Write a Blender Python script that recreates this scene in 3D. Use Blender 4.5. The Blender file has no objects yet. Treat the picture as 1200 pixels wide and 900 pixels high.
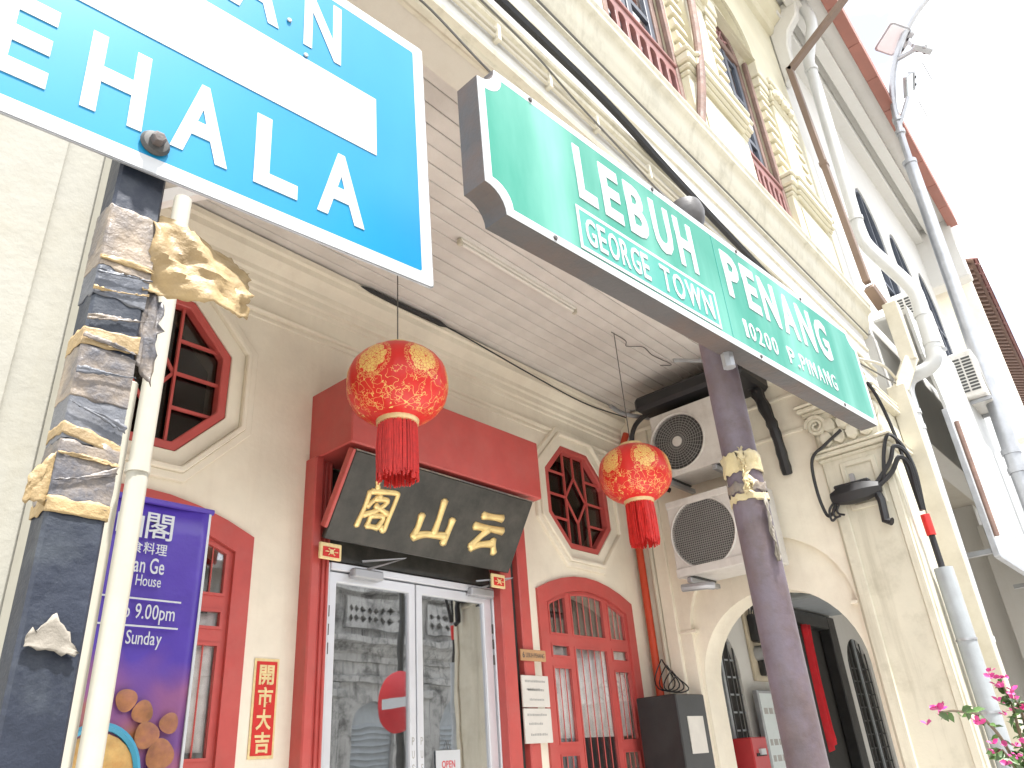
import bpy, bmesh, math, random
from mathutils import Vector, Matrix, noise
from mathutils.geometry import tessellate_polygon
R_ = random.Random(7)
SC = bpy.context.scene
COL = SC.collection
PI = math.pi
# Heights are measured from the eye of the photographer: the road lies 1.55 m below.
GROUND, FLOOR = -1.55, -1.40

# ------------------------------------------------------------------ camera, world, sun, exposure
cam = bpy.data.cameras.new('camera'); co = bpy.data.objects.new('camera', cam); COL.objects.link(co)
def cam_axes(yaw, pit, roll):
    f = Vector((math.sin(yaw)*math.cos(pit), math.cos(yaw)*math.cos(pit), math.sin(pit)))
    r = Vector((math.cos(yaw), -math.sin(yaw), 0)); u = r.cross(f)
    return (r*math.cos(roll)+u*math.sin(roll), u*math.cos(roll)-r*math.sin(roll), -f)
a = cam_axes(0.88132, 0.46797, -0.076585)
co.matrix_world = Matrix(((a[0][0], a[1][0], a[2][0], 0), (a[0][1], a[1][1], a[2][1], 0), (a[0][2], a[1][2], a[2][2], 0), (0, 0, 0, 1)))
cam.sensor_width = 36; cam.lens = 26.618; cam.clip_start = .05; cam.clip_end = 900
SC.camera = co

SUN_DIR = Vector((-.02, -.33, .91)).normalized()
W = bpy.data.worlds.new('World'); SC.world = W; W.use_nodes = True
nt = W.node_tree; nt.nodes.clear()
out = nt.nodes.new('ShaderNodeOutputWorld'); bg = nt.nodes.new('ShaderNodeBackground')
sky = nt.nodes.new('ShaderNodeTexSky'); sky.sky_type = 'NISHITA'; sky.sun_disc = False
sky.sun_elevation = math.asin(SUN_DIR.z); sky.sun_rotation = math.atan2(SUN_DIR.x, SUN_DIR.y)
sky.air_density = 1.0; sky.dust_density = 1.0; sky.ozone_density = .6
tc = nt.nodes.new('ShaderNodeTexCoord'); mp = nt.nodes.new('ShaderNodeMapping'); mp.inputs['Scale'].default_value = (1, 1, 1.6)
mp.inputs['Location'].default_value = (3.328, 1.933, .065)
nz = nt.nodes.new('ShaderNodeTexNoise'); nz.inputs['Scale'].default_value = 3.2; nz.inputs['Detail'].default_value = 8; nz.inputs['Roughness'].default_value = .55
rp = nt.nodes.new('ShaderNodeValToRGB'); rp.color_ramp.elements[0].position = .36; rp.color_ramp.elements[1].position = .58; rp.color_ramp.elements[0].color = (.22, .22, .22, 1)
mx = nt.nodes.new('ShaderNodeMix'); mx.data_type = 'RGBA'; mx.inputs['B'].default_value = (15, 15.1, 15.2, 1)
L = nt.links.new
L(tc.outputs['Generated'], mp.inputs[0]); L(mp.outputs[0], nz.inputs['Vector']); L(nz.outputs['Fac'], rp.inputs[0])
L(rp.outputs[0], mx.inputs['Factor']); L(sky.outputs[0], mx.inputs['A']); L(mx.outputs['Result'], bg.inputs[0]); L(bg.outputs[0], out.inputs[0])
bg.inputs[1].default_value = 0.06
sl = bpy.data.lights.new('sun', 'SUN'); so = bpy.data.objects.new('sun', sl); COL.objects.link(so)
sl.energy = 3.2; sl.angle = math.radians(3); sl.color = (1, .975, .94)
so.rotation_euler = SUN_DIR.to_track_quat('Z', 'Y').to_euler(); so.location = SUN_DIR*40
SC.view_settings.view_transform = 'Standard'; SC.view_settings.look = 'None'; SC.view_settings.gamma = 1
SC.view_settings.exposure = 1.88

# ------------------------------------------------------------------ materials
def mat(name, col, rough=.6, var=.15, scale=5, bump=.15, bscale=45, metal=0, dirt=None, dirt_amt=.5, dirt_scale=3, streak=0, rnd=0, spec=.5, lo=.45, hi=.7, bdist=.004):
    m = bpy.data.materials.new(name); m.use_nodes = True
    n = m.node_tree; b = n.nodes['Principled BSDF']; K = n.links.new
    b.inputs['Roughness'].default_value = rough; b.inputs['Metallic'].default_value = metal
    b.inputs['Specular IOR Level'].default_value = spec
    tc = n.nodes.new('ShaderNodeTexCoord')
    def nse(sc, det=6, vec=None, ro=.6):
        t = n.nodes.new('ShaderNodeTexNoise'); t.inputs['Scale'].default_value = sc; t.inputs['Detail'].default_value = det
        t.inputs['Roughness'].default_value = ro
        K(vec if vec else tc.outputs['Object'], t.inputs['Vector']); return t.outputs['Fac']
    def mr(v, a, b_, c, d):
        t = n.nodes.new('ShaderNodeMapRange'); t.inputs[1].default_value = a; t.inputs[2].default_value = b_; t.inputs[3].default_value = c; t.inputs[4].default_value = d
        K(v, t.inputs[0]); return t.outputs[0]
    def mixc(f, A, B, blend='MIX'):
        t = n.nodes.new('ShaderNodeMix'); t.data_type = 'RGBA'; t.blend_type = blend
        for i, v in (('Factor', f), ('A', A), ('B', B)):
            if isinstance(v, (tuple, float, int)): t.inputs[i].default_value = v if i == 'Factor' else (*v[:3], 1)
            else: K(v, t.inputs[i])
        return t.outputs['Result']
    c = (*col, 1)
    if var:
        f = mr(nse(scale), .3, .7, 0, 1)
        c = mixc(f, tuple(x*(1-var) for x in col), tuple(min(1, x*(1+var*.6)) for x in col))
    if rnd:
        oi = n.nodes.new('ShaderNodeObjectInfo')
        c = mixc(1.0, c, mixc(oi.outputs['Random'], (1-rnd,)*3, (1+rnd*.3,)*3), 'MULTIPLY')
    if dirt:
        d = mr(nse(dirt_scale, 9, None, .7), lo, hi, 0, dirt_amt)
        c = mixc(d, c, dirt)
    if streak:
        mp = n.nodes.new('ShaderNodeMapping'); mp.inputs['Scale'].default_value = (9, 9, .5); K(tc.outputs['Object'], mp.inputs[0])
        d = mr(nse(1.6, 7, mp.outputs[0], .65), .52, .72, 0, streak)
        c = mixc(d, c, dirt if dirt else (.12, .11, .09))
    if isinstance(c, tuple): b.inputs['Base Color'].default_value = c
    else: K(c, b.inputs['Base Color'])
    if bump:
        bp = n.nodes.new('ShaderNodeBump'); bp.inputs['Strength'].default_value = bump; bp.inputs['Distance'].default_value = bdist*3.5
        K(nse(bscale, 5), bp.inputs['Height']); K(bp.outputs[0], b.inputs['Normal'])
        rr = mr(nse(scale*2), .3, .7, rough*.85, min(1, rough*1.15)); K(rr, b.inputs['Roughness'])
    return m

def glass(name, tint, refl, rough=.015):
    m = bpy.data.materials.new(name); m.use_nodes = True; n = m.node_tree; n.nodes.clear(); K = n.links.new
    o = n.nodes.new('ShaderNodeOutputMaterial'); mi = n.nodes.new('ShaderNodeMixShader')
    t = n.nodes.new('ShaderNodeBsdfTransparent'); t.inputs[0].default_value = (*tint, 1)
    g = n.nodes.new('ShaderNodeBsdfGlossy'); g.inputs['Roughness'].default_value = rough; g.inputs['Color'].default_value = (.95, .97, 1, 1)
    lw = n.nodes.new('ShaderNodeLayerWeight'); fr = n.nodes.new('ShaderNodeMath'); fr.operation = 'POWER'; fr.inputs[1].default_value = 4; K(lw.outputs['Facing'], fr.inputs[0])
    ad = n.nodes.new('ShaderNodeMath'); ad.operation = 'MULTIPLY_ADD'; ad.inputs[1].default_value = 1.0; ad.inputs[2].default_value = refl; ad.use_clamp = True
    tc = n.nodes.new('ShaderNodeTexCoord'); nz = n.nodes.new('ShaderNodeTexNoise'); nz.inputs['Scale'].default_value = 2.2
    bp = n.nodes.new('ShaderNodeBump'); bp.inputs['Strength'].default_value = .06; bp.inputs['Distance'].default_value = .02
    K(tc.outputs['Object'], nz.inputs['Vector']); K(nz.outputs['Fac'], bp.inputs['Height']); K(bp.outputs[0], g.inputs['Normal'])
    K(fr.outputs[0], ad.inputs[0]); K(ad.outputs[0], mi.inputs[0]); K(t.outputs[0], mi.inputs[1]); K(g.outputs[0], mi.inputs[2]); K(mi.outputs[0], o.inputs[0])
    return m

M = {}
M['cream'] = mat('cream_plaster', (.85, .79, .66), .75, .10, 2.2, .12, 30, dirt=(.60, .51, .40), dirt_amt=.35, dirt_scale=1.5, streak=.15)
M['pier'] = mat('weathered_pier_plaster', (.375, .365, .32), .85, .14, 3, .14, 30, dirt=(.30, .27, .20), dirt_amt=.5, dirt_scale=4, streak=.25, lo=.5, hi=.75)
M['yellow'] = mat('pale_yellow_plaster', (.62, .58, .44), .7, .08, 3, .12, 35, dirt=(.50, .42, .26), dirt_amt=.30, dirt_scale=2.5, streak=.15)
M['ivory'] = mat('ivory_moulding_paint', (.66, .62, .50), .65, .08, 3, .10, 40, dirt=(.34, .31, .22), dirt_amt=.45, dirt_scale=5, streak=.45, lo=.52, hi=.76)
M['white'] = mat('white_wall_paint', (.64, .63, .60), .7, .06, 2, .10, 35, dirt=(.48, .45, .40), dirt_amt=.28, dirt_scale=2, streak=.2)
M['ceil'] = mat('grey_painted_boards', (.73, .69, .65), .6, .10, 4, .12, 60, rnd=.10, dirt=(.5, .45, .4), dirt_amt=.35, dirt_scale=3)
M['soffit'] = mat('beam_soffit_paint', (.62, .58, .50), .7, .10, 3, .12, 30, dirt=(.35, .3, .24), dirt_amt=.4)
M['red'] = mat('dull_red_paint', (.52, .085, .075), .45, .12, 6, .08, 40, dirt=(.50, .16, .14), dirt_amt=.3, dirt_scale=5)
M['redpipe'] = mat('orange_red_pipe_paint', (.55, .06, .02), .45, .1)
M['black'] = mat('black_lacquer', (.028, .028, .024), .38, .35, 4, .10, 30, dirt=(.075, .07, .06), dirt_amt=.8, dirt_scale=5, lo=.4, hi=.65)
M['gold'] = mat('gold_leaf', (.86, .66, .30), .33, .15, 14, .15, 50, metal=.55)
M['goldpaper'] = mat('pale_gold_paper', (.82, .66, .34), .45, .12, 40, .1, 80, metal=.2)
M['alu'] = mat('aluminium_frame', (.72, .74, .78), .35, .05, 4, .04, 60, metal=.35)
M['alud'] = mat('closer_grey', (.42, .43, .45), .4, .08, 6, .05, metal=.5)
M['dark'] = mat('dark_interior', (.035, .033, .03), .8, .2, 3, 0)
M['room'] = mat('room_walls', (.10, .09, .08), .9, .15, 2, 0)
M['glass'] = glass('door_glass', (.55, .57, .58), .45)
M['wglass'] = glass('window_glass', (.97, .97, .97), .14)
M['octglass'] = glass('dusty_fanlight_glass', (.5, .48, .44), .05, .12)
M['upglass'] = glass('upper_window_glass', (.45, .47, .5), .12)
M['lace'] = mat('white_lace_curtain', (.80, .77, .74), .9, .15, 12, .2, 25)
M['lens'] = mat('matt_white_cover', (.78, .84, .88), .9, .05, 5, 0, spec=.05)
M['oldpvc'] = mat('aged_cream_pvc', (.50, .48, .41), .4, .08, 5, .05, 30, dirt=(.3, .27, .2), dirt_amt=.35, dirt_scale=5, streak=.2)
M['pvc'] = mat('white_pvc_pipe', (.55, .56, .56), .35, .05, 4, .03, 30, dirt=(.45, .42, .36), dirt_amt=.25, dirt_scale=5, streak=.12)
M['trunk'] = mat('cream_trunking', (.58, .54, .44), .5, .08, 4, .05, 30, dirt=(.3, .25, .16), dirt_amt=.3)
M['brownpipe'] = mat('brown_gutter_metal', (.185, .13, .10), .55, .15, 4, .08, 30, dirt=(.16, .09, .06), dirt_amt=.3)
M['greypipe'] = mat('grey_conduit_paint', (.36, .39, .41), .5, .12, 5, .1, 35, dirt=(.2, .19, .18), dirt_amt=.3, streak=.2)
M['eavered'] = mat('terracotta_fascia', (.30, .12, .09), .6, .15, 4, .12, 30, rnd=.1)
M['greyblue'] = mat('blue_black_timber', (.075, .085, .11), .5, .2, 6, .1, 40)
M['oldred'] = mat('faded_maroon_iron', (.27, .115, .105), .6, .2, 8, .15, 40, dirt=(.12, .06, .05), dirt_amt=.4)
M['oldwood'] = mat('weathered_brown_timber', (.23, .145, .115), .75, .3, 6, .3, 30, dirt=(.1, .06, .05), dirt_amt=.5, dirt_scale=7)
M['drape'] = mat('dark_brown_reflection', (.075, .05, .038), .9, .2, 8, .2, 25)  # colour of the pier's reflection, put on a sheet behind the door glass
M['cable'] = mat('black_cable', (.018, .018, .02), .5, .1, 20, 0)
M['graycable'] = mat('grey_cable', (.12, .115, .105), .5, .1, 20, 0)
M['acwhite'] = mat('ac_ivory_metal', (.66, .64, .60), .4, .06, 4, .04, 30, dirt=(.32, .28, .24), dirt_amt=.35, dirt_scale=6, streak=.2)
M['acdark'] = mat('ac_fan_dark', (.06, .06, .058), .6, .2, 8, 0)
M['acgrille'] = mat('ac_grille_wire', (.30, .29, .27), .5, .1, 8, 0)
M['galv'] = mat('galvanised_steel', (.42, .43, .45), .4, .15, 9, .08, 40, metal=.6)
M['purple'] = mat('mottled_purple_grey_post', (.135, .10, .105), .5, .3, 16, .12, 70, dirt=(.16, .135, .18), dirt_amt=.6, dirt_scale=13, lo=.42, hi=.62)
M['rust'] = mat('rusty_box_edge', (.085, .08, .08), .65, .3, 9, .25, 40, dirt=(.15, .08, .05), dirt_amt=.4, dirt_scale=6, lo=.48, hi=.66)
M['finial'] = mat('dark_grey_finial', (.085, .08, .08), .45, .3, 12, .1)
M['signwhite'] = mat('sign_white', (.55, .57, .59), .45, .04, 5, 0, 260)
M['navy'] = mat('navy_post_paint', (.017, .023, .040), .5, .35, 7, .22, 28, dirt=(.10, .115, .13), dirt_amt=.5, dirt_scale=9, lo=.52, hi=.72)
M['tape'] = mat('clear_old_tape', (.30, .24, .18), .45, .4, 22, .3, 40, dirt=(.075, .08, .10), dirt_amt=.9, dirt_scale=10, lo=.42, hi=.62)
M['tape2'] = mat('brown_packing_tape', (.38, .27, .13), .55, .4, 11, .4, 30, dirt=(.30, .22, .13), dirt_amt=.7, dirt_scale=8)
M['tapegrey'] = mat('grey_film_tape', (.105, .115, .14), .45, .3, 12, .25, 40, dirt=(.22, .21, .20), dirt_amt=.5, dirt_scale=12)
M['paper'] = mat('notice_paper', (.66, .63, .58), .7, .08, 8, .1)
M['ink'] = mat('printed_ink', (.10, .09, .085), .7, .1, 8, 0)
M['inkgrey'] = mat('faded_ink', (.40, .39, .37), .7, .1, 8, 0)
M['redink'] = mat('red_ink', (.55, .05, .06), .6, .1, 8, 0)
M['plaquewood'] = mat('tan_plaque', (.52, .30, .15), .5, .2, 9, .1)
M['redpaper'] = mat('bright_red_paper', (.62, .025, .02), .5, .12, 20, .1)
M['tube'] = mat('fluorescent_tube_white', (.72, .68, .62), .3, .05, 5, 0)
M['leaf'] = mat('bougainvillea_leaf', (.085, .17, .045), .45, .35, 25, .1, rnd=.35)
M['bract'] = mat('magenta_bract', (.62, .05, .26), .5, .3, 30, .1, rnd=.35)
M['stem'] = mat('brown_stem', (.12, .085, .05), .7, .3, 20, .2)
M['tassel'] = mat('red_tassel_silk', (.68, .035, .03), .45, .2, 30, 0)
M['asphalt'] = mat('bounce_pale_road', (.30, .29, .27), .85, .25, 4, .4, 60)  # road made pale to bounce light into the arcade
M['paving'] = mat('bounce_pale_paving', (.66, .64, .60), .8, .15, 3, .3, 40)  # arcade floor is out of view, made pale to throw light upward
M['tile'] = mat('terracotta_tile', (.20, .07, .06), .7, .3, 6, .2, 30, rnd=.4)
M['oldwhite'] = mat('blackened_limewash', (.44, .435, .42), .85, .2, 2, .25, 14, dirt=(.05, .048, .045), dirt_amt=.85, dirt_scale=2.2, streak=.85, lo=.48, hi=.66)
M['hoard'] = mat('white_hoarding', (.60, .60, .58), .5, .04, 2, .05, 30, dirt=(.5, .48, .44), dirt_amt=.2)
M['grill'] = mat('dark_iron_grille', (.085, .085, .085), .5, .2, 10, 0)
M['letterbox'] = mat('letterbox_red', (.48, .035, .04), .35, .1, 6, .04)
M['cloth'] = mat('red_cloth', (.60, .02, .03), .85, .15, 15, .2)
M['blackdoor'] = mat('black_door_paint', (.03, .03, .03), .4, .3, 5, .05)
M['bamboo'] = mat('pale_wood', (.55, .48, .36), .6, .2, 8, .1)
M['rope'] = mat('dried_peel', (.30, .27, .225), .7, .2, 20, .2)

# ------------------------------------------------------------------ mesh helpers
class MB:
    def __init__(s): s.v = []; s.f = []
    def add(s, vs, fs):
        o = len(s.v); s.v += [tuple(p) for p in vs]; s.f += [tuple(i+o for i in f) for f in fs]; return s
    def box(s, x0, x1, y0, y1, z0, z1):
        return s.add([(x, y, z) for x in (x0, x1) for y in (y0, y1) for z in (z0, z1)],
                     [(0, 1, 3, 2), (4, 6, 7, 5), (0, 4, 5, 1), (2, 3, 7, 6), (0, 2, 6, 4), (1, 5, 7, 3)])
    def obox(s, c, size, rot):
        x, y, z = (q/2 for q in size)
        vs = [Vector(c)+rot @ Vector((sx*x, sy*y, sz*z)) for sx in (-1, 1) for sy in (-1, 1) for sz in (-1, 1)]
        return s.add(vs, [(0, 1, 3, 2), (4, 6, 7, 5), (0, 4, 5, 1), (2, 3, 7, 6), (0, 2, 6, 4), (1, 5, 7, 3)])
    def bar(s, p, q, w, d=None):
        p, q = Vector(p), Vector(q); z = q-p; ln = z.length; rot = z.to_track_quat('Z', 'Y').to_matrix()
        return s.obox((p+q)/2, (w, d or w, ln), rot)
    @staticmethod
    def P(u, v, w, plane):
        return (u, w, v) if plane == 'xz' else (w, u, v) if plane == 'yz' else (u, v, w)
    def prism(s, pts, plane, a, b, holes=()):
        loops = [pts]+list(holes)
        flat = [p for l in loops for p in l]; n = len(flat)
        tri = tessellate_polygon([[Vector((p[0], p[1], 0)) for p in l] for l in loops]) if (holes or len(pts) > 4) else [tuple(range(n))]
        vs = [s.P(p[0], p[1], a, plane) for p in flat]+[s.P(p[0], p[1], b, plane) for p in flat]
        fs = [tuple(t) for t in tri]+[tuple(i+n for i in reversed(t)) for t in tri]
        o = 0
        for l in loops:
            k = len(l)
            fs += [(o+i, o+(i+1) % k, o+(i+1) % k+n, o+i+n) for i in range(k)]
            o += k
        return s.add(vs, fs)
    def tube(s, pts, r, n=8, caps=True, flat=None):
        pts = [Vector(p) for p in pts]; k = len(pts); vs = []; fs = []
        rs = r if isinstance(r, (list, tuple)) else [r]*k
        up = None
        for i, p in enumerate(pts):
            t = (pts[min(i+1, k-1)]-pts[max(i-1, 0)]).normalized()
            if up is None:
                ref = Vector((0, 0, 1)) if abs(t.z) < .9 else Vector((1, 0, 0)); up = (ref-t*ref.dot(t)).normalized()
            else: up = (up-t*up.dot(t)).normalized()
            w = t.cross(up)
            for j in range(n):
                an = 2*PI*j/n; vs.append(p+(w*math.cos(an)+up*math.sin(an))*rs[i])
        for i in range(k-1):
            for j in range(n): fs.append((i*n+j, i*n+(j+1) % n, (i+1)*n+(j+1) % n, (i+1)*n+j))
        if caps: fs += [tuple(reversed(range(n))), tuple((k-1)*n+j for j in range(n))]
        return s.add(vs, fs)
    def lathe(s, prof, c=(0, 0, 0), n=24, axis='z', caps=True, mod=None):
        vs = []; fs = []; k = len(prof)
        for r, h in prof:
            for j in range(n):
                an = 2*PI*j/n; q = r*(mod(an, h) if mod else 1); x, y = q*math.cos(an), q*math.sin(an)
                p = (x, y, h) if axis == 'z' else (h, x, y) if axis == 'x' else (x, h, y)
                vs.append((p[0]+c[0], p[1]+c[1], p[2]+c[2]))
        for i in range(k-1):
            for j in range(n): fs.append((i*n+j, i*n+(j+1) % n, (i+1)*n+(j+1) % n, (i+1)*n+j))
        if caps: fs += [tuple(reversed(range(n))), tuple((k-1)*n+j for j in range(n))]
        return s.add(vs, fs)
    def grid(s, fn, nu, nv):
        vs = [fn(i/nu, j/nv) for i in range(nu+1) for j in range(nv+1)]
        return s.add(vs, [(i*(nv+1)+j, (i+1)*(nv+1)+j, (i+1)*(nv+1)+j+1, i*(nv+1)+j+1) for i in range(nu) for j in range(nv)])
    def build(s, name, m, parent=None, bevel=0, smooth=35, solid=0, recalc=True):
        me = bpy.data.meshes.new(name); me.from_pydata(s.v, [], s.f)
        bm = bmesh.new(); bm.from_mesh(me)
        if bevel or smooth: bmesh.ops.remove_doubles(bm, verts=bm.verts, dist=1e-6)
        if recalc: bmesh.ops.recalc_face_normals(bm, faces=bm.faces)
        if bevel:
            ed = [e for e in bm.edges if len(e.link_faces) == 2 and e.calc_face_angle(0) > .5]
            bmesh.ops.bevel(bm, geom=ed, offset=bevel, segments=1, affect='EDGES', clamp_overlap=True)
        bm.to_mesh(me); bm.free()
        if smooth:
            me.shade_smooth(); me.set_sharp_from_angle(angle=math.radians(smooth))
        me.materials.append(M[m] if isinstance(m, str) else m)
        o = bpy.data.objects.new(name, me); COL.objects.link(o)
        put(o, parent)
        if solid:
            md = o.modifiers.new('solid', 'SOLIDIFY'); md.thickness = solid; md.offset = 0
        return o
def put(o, parent):
    if parent is not None:
        o.parent = parent
        if '_world' in parent: o.location = -Vector(parent.location)
def link(me, name, parent, loc=(0, 0, 0), rot=(0, 0, 0)):
    o = bpy.data.objects.new(name, me); COL.objects.link(o); o.parent = parent; o.location = loc; o.rotation_euler = rot; return o
def thing(name, label, cat, loc=(0, 0, 0), rot=None, group=None, world=False):
    o = bpy.data.objects.new(name, None); COL.objects.link(o); o.empty_display_size = .1
    o.location = loc
    if rot is not None: o.rotation_euler = rot.to_euler() if isinstance(rot, Matrix) else rot
    tag(o, label, cat, group)
    if world: o['_world'] = 1
    return o
def tag(o, label, cat=None, group=None):
    o['label'] = label
    if cat: o['category'] = cat
    if group: o['group'] = group
    return o
def struct(o): o['kind'] = 'structure'; return o
def text_mesh(body, ext=.001, bold=0.0, spacing=1.0):
    c = bpy.data.curves.new('t', 'FONT'); c.body = body; c.offset = bold; c.extrude = ext; c.space_character = spacing; c.resolution_u = 3
    o = bpy.data.objects.new('t', c); COL.objects.link(o)
    bpy.context.view_layer.update()
    me = bpy.data.meshes.new_from_object(o.evaluated_get(bpy.context.evaluated_depsgraph_get()))
    bpy.data.objects.remove(o); bpy.data.curves.remove(c); return me
def text(body, x0, x1, z0, z1, y, m, parent, bold=.0, ext=.002, name='lettering', spacing=1.0, keep=False):
    """lettering in the local XZ plane facing -Y, its back on y, fitted to the rectangle"""
    if len(body) > 1:
        parts = []; x = 0
        for ch in body:
            if ch == ' ': x += .28; continue
            me = text_mesh(ch, .5, bold); lo = min(v.co.x for v in me.vertices); hi = max(v.co.x for v in me.vertices)
            for v in me.vertices: v.co.x += x-lo
            x += hi-lo+.085; parts.append(me)
        allv = [v.co.copy() for me in parts for v in me.vertices]
    else:
        parts = [text_mesh(body, .5, bold)]; allv = [v.co.copy() for v in parts[0].vertices]
    ax, bx = min(v.x for v in allv), max(v.x for v in allv); ay, by = min(v.y for v in allv), max(v.y for v in allv)
    o = None
    for me in parts:
        for v in me.vertices:
            p = v.co.copy(); v.co = (x0+(p.x-ax)/(bx-ax)*(x1-x0), y-(p.z+.5)*ext, z0+(p.y-ay)/(by-ay)*(z1-z0))
        me.name = 'letter'; me.materials.clear(); me.materials.append(M[m] if isinstance(m, str) else m)
        o = bpy.data.objects.new('letter', me); COL.objects.link(o); put(o, parent)
    return o
def arch(c, hw, z0, zs, rise, n=16, p=2.0):
    pts = [(c-hw, z0), (c+hw, z0), (c+hw, zs)]
    for i in range(1, n):
        t = PI*i/n; ct, st = math.cos(t), math.sin(t)
        pts.append((c+hw*math.copysign(abs(ct)**(2/p), ct), zs+rise*abs(st)**(2/p)))
    pts.append((c-hw, zs)); return pts
def rect(x0, x1, z0, z1): return [(x0, z0), (x1, z0), (x1, z1), (x0, z1)]
def segarch(c, hw, z0, zs, rise, x0=None, x1=None, n=8):
    """opening with a shallow segmental head; x0..x1 cuts out a slice of it"""
    x0 = c-hw if x0 is None else x0; x1 = c+hw if x1 is None else x1
    top = lambda x: zs+rise*(1-((x-c)/hw)**2)
    return [(x0, z0), (x1, z0)]+[(x1+(x0-x1)*i/n, top(x1+(x0-x1)*i/n)) for i in range(n+1)]
def bez(pts, n=8):
    """smooth curve through points (Catmull-Rom)"""
    P = [Vector(p) for p in pts]; P = [P[0]*2-P[1]]+P+[P[-1]*2-P[-2]]; o = []
    for i in range(1, len(P)-2):
        for k in range(n):
            t = k/n; a, b, c, d = P[i-1:i+3]
            o.append(.5*((2*b)+(c-a)*t+(2*a-5*b+4*c-d)*t*t+(3*b-a-3*c+d)*t**3))
    o.append(P[-2]); return o

# ------------------------------------------------------------------ the setting: road, arcade floor, far pavement
struct(MB().box(-150, 150, -150, 150, GROUND-.3, GROUND).build('road', 'asphalt', smooth=0))
struct(MB().box(-30, 60, .95, 30, GROUND-.25, FLOOR).build('pavement', 'paving', bevel=.02, smooth=0))
struct(MB().box(-30, 60, -30, -5.6, GROUND-.25, FLOOR-.004).build('pavement', 'paving', bevel=.02, smooth=0))

# ------------------------------------------------------------------ the cream shophouse with the restaurant
SH = thing('shophouse', 'cream shophouse with red door and windows under a covered arcade', 'building', (3.28, 3.6, FLOOR), world=True)
D = 3.6
OCT = [(-.19, -.45), (.19, -.45), (.44, -.19), (.44, .19), (.19, .45), (-.19, .45), (-.44, .19), (-.44, -.19)]
def octo(cx, cz, k): return [(cx+math.copysign(abs(x)+k*(1 if abs(x) > .3 else .42), x), cz+math.copysign(abs(z)+k*(1 if abs(z) > .3 else .42), z)) for x, z in OCT]
OC = ((1.43, 2.0), (5.13, 2.0)); WC = (1.47, 5.09)
holes = [octo(*c, 0) for c in OC]+[segarch(c, .56, -.75, 1.10, .13) for c in WC]+[rect(2.56, 4.02, FLOOR-.05, 1.70)]
b = MB(); b.prism(rect(.40, 5.97, FLOOR-.1, 3.2), 'xz', D, D+.25, holes); b.build('wall', 'cream', SH, smooth=0)
# mouldings under the ceiling and the picture rail
def xmould(prof, x0, x1, name='moulding', m='cream', parent=SH): return MB().prism(prof, 'yz', x0, x1).build(name, m, parent, smooth=0)
xmould([(D, 2.70), (D-.012, 2.71), (D-.012, 2.74), (D-.03, 2.75), (D-.03, 2.80), (D-.045, 2.815), (D-.045, 2.85), (D-.075, 2.88), (D-.11, 2.905), (D-.11, 2.95), (D-.13, 2.96), (D-.13, 3.0), (D, 3.0)], .45, 5.95)
xmould([(D, 2.555), (D-.014, 2.56), (D-.02, 2.575), (D-.014, 2.59), (D, 2.595)], .45, 5.95)
xmould([(D, 2.515), (D-.008, 2.52), (D-.008, 2.535), (D, 2.54)], .45, 5.95)
# ceiling boards
ce = MB().box(.2, 6.0, 1.5, 3.6, 3.06, 3.12).build('ceiling', 'dark', SH, smooth=0)
bm_ = MB().box(.25, 5.96, 0, .096, 3.02, 3.055); y = 1.50
me0 = None; k = 0
while y < 3.5:
    if me0 is None: o = bm_.build('plank', 'ceil', None, bevel=.004, smooth=0); o.parent = ce; me0 = o.data
    else: o = link(me0, 'plank', ce)
    o.location = (0, y, R_.uniform(-.002, .002)); y += .101
# octagonal fanlights
for cx, cz in OC:
    win = MB(); win.prism(octo(cx, cz, 0), 'xz', D-.012, D+.07, [octo(cx, cz, -.05)])
    w = win.build('octagonal_window', 'red', SH, bevel=.006, smooth=0)
    MB().prism(octo(cx, cz, .155), 'xz', D-.030, D+.01, [octo(cx, cz, .112)]).build('moulding', 'cream', w, bevel=.005, smooth=0)
    MB().prism(octo(cx, cz, .112), 'xz', D-.05, D+.01, [octo(cx, cz, .082)]).build('moulding', 'cream', w, bevel=.006, smooth=0)
    MB().prism(octo(cx, cz, .082), 'xz', D-.018, D+.01, [octo(cx, cz, .001)]).build('moulding', 'cream', w, bevel=.004, smooth=0)
    MB().prism(octo(cx, cz, -.05), 'xz', D+.045, D+.05).build('pane', 'octglass', w, smooth=0)
    def bar(p, q, wd=.022, y0=.02, n='glazing_bar'): MB().bar((cx+p[0], D+y0, cz+p[1]), (cx+q[0], D+y0, cz+q[1]), wd*.62, .018).build(n, 'red', w, smooth=0)
    for sx in (-.145, .145): bar((sx, -.40), (sx, .40))
    for sz in (-.2, 0, .2): bar((-.40, sz), (-.15, sz), y0=.022); bar((.15, sz), (.40, sz), y0=.022)
    for sx in (-1, 1):
        for sz in (-1, 1): bar((sx*.14, 0), (0, sz*.2), .018, .026)
    for sz in (-1, 1): bar((0, sz*.2), (0, sz*.40), .018, .024)
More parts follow.
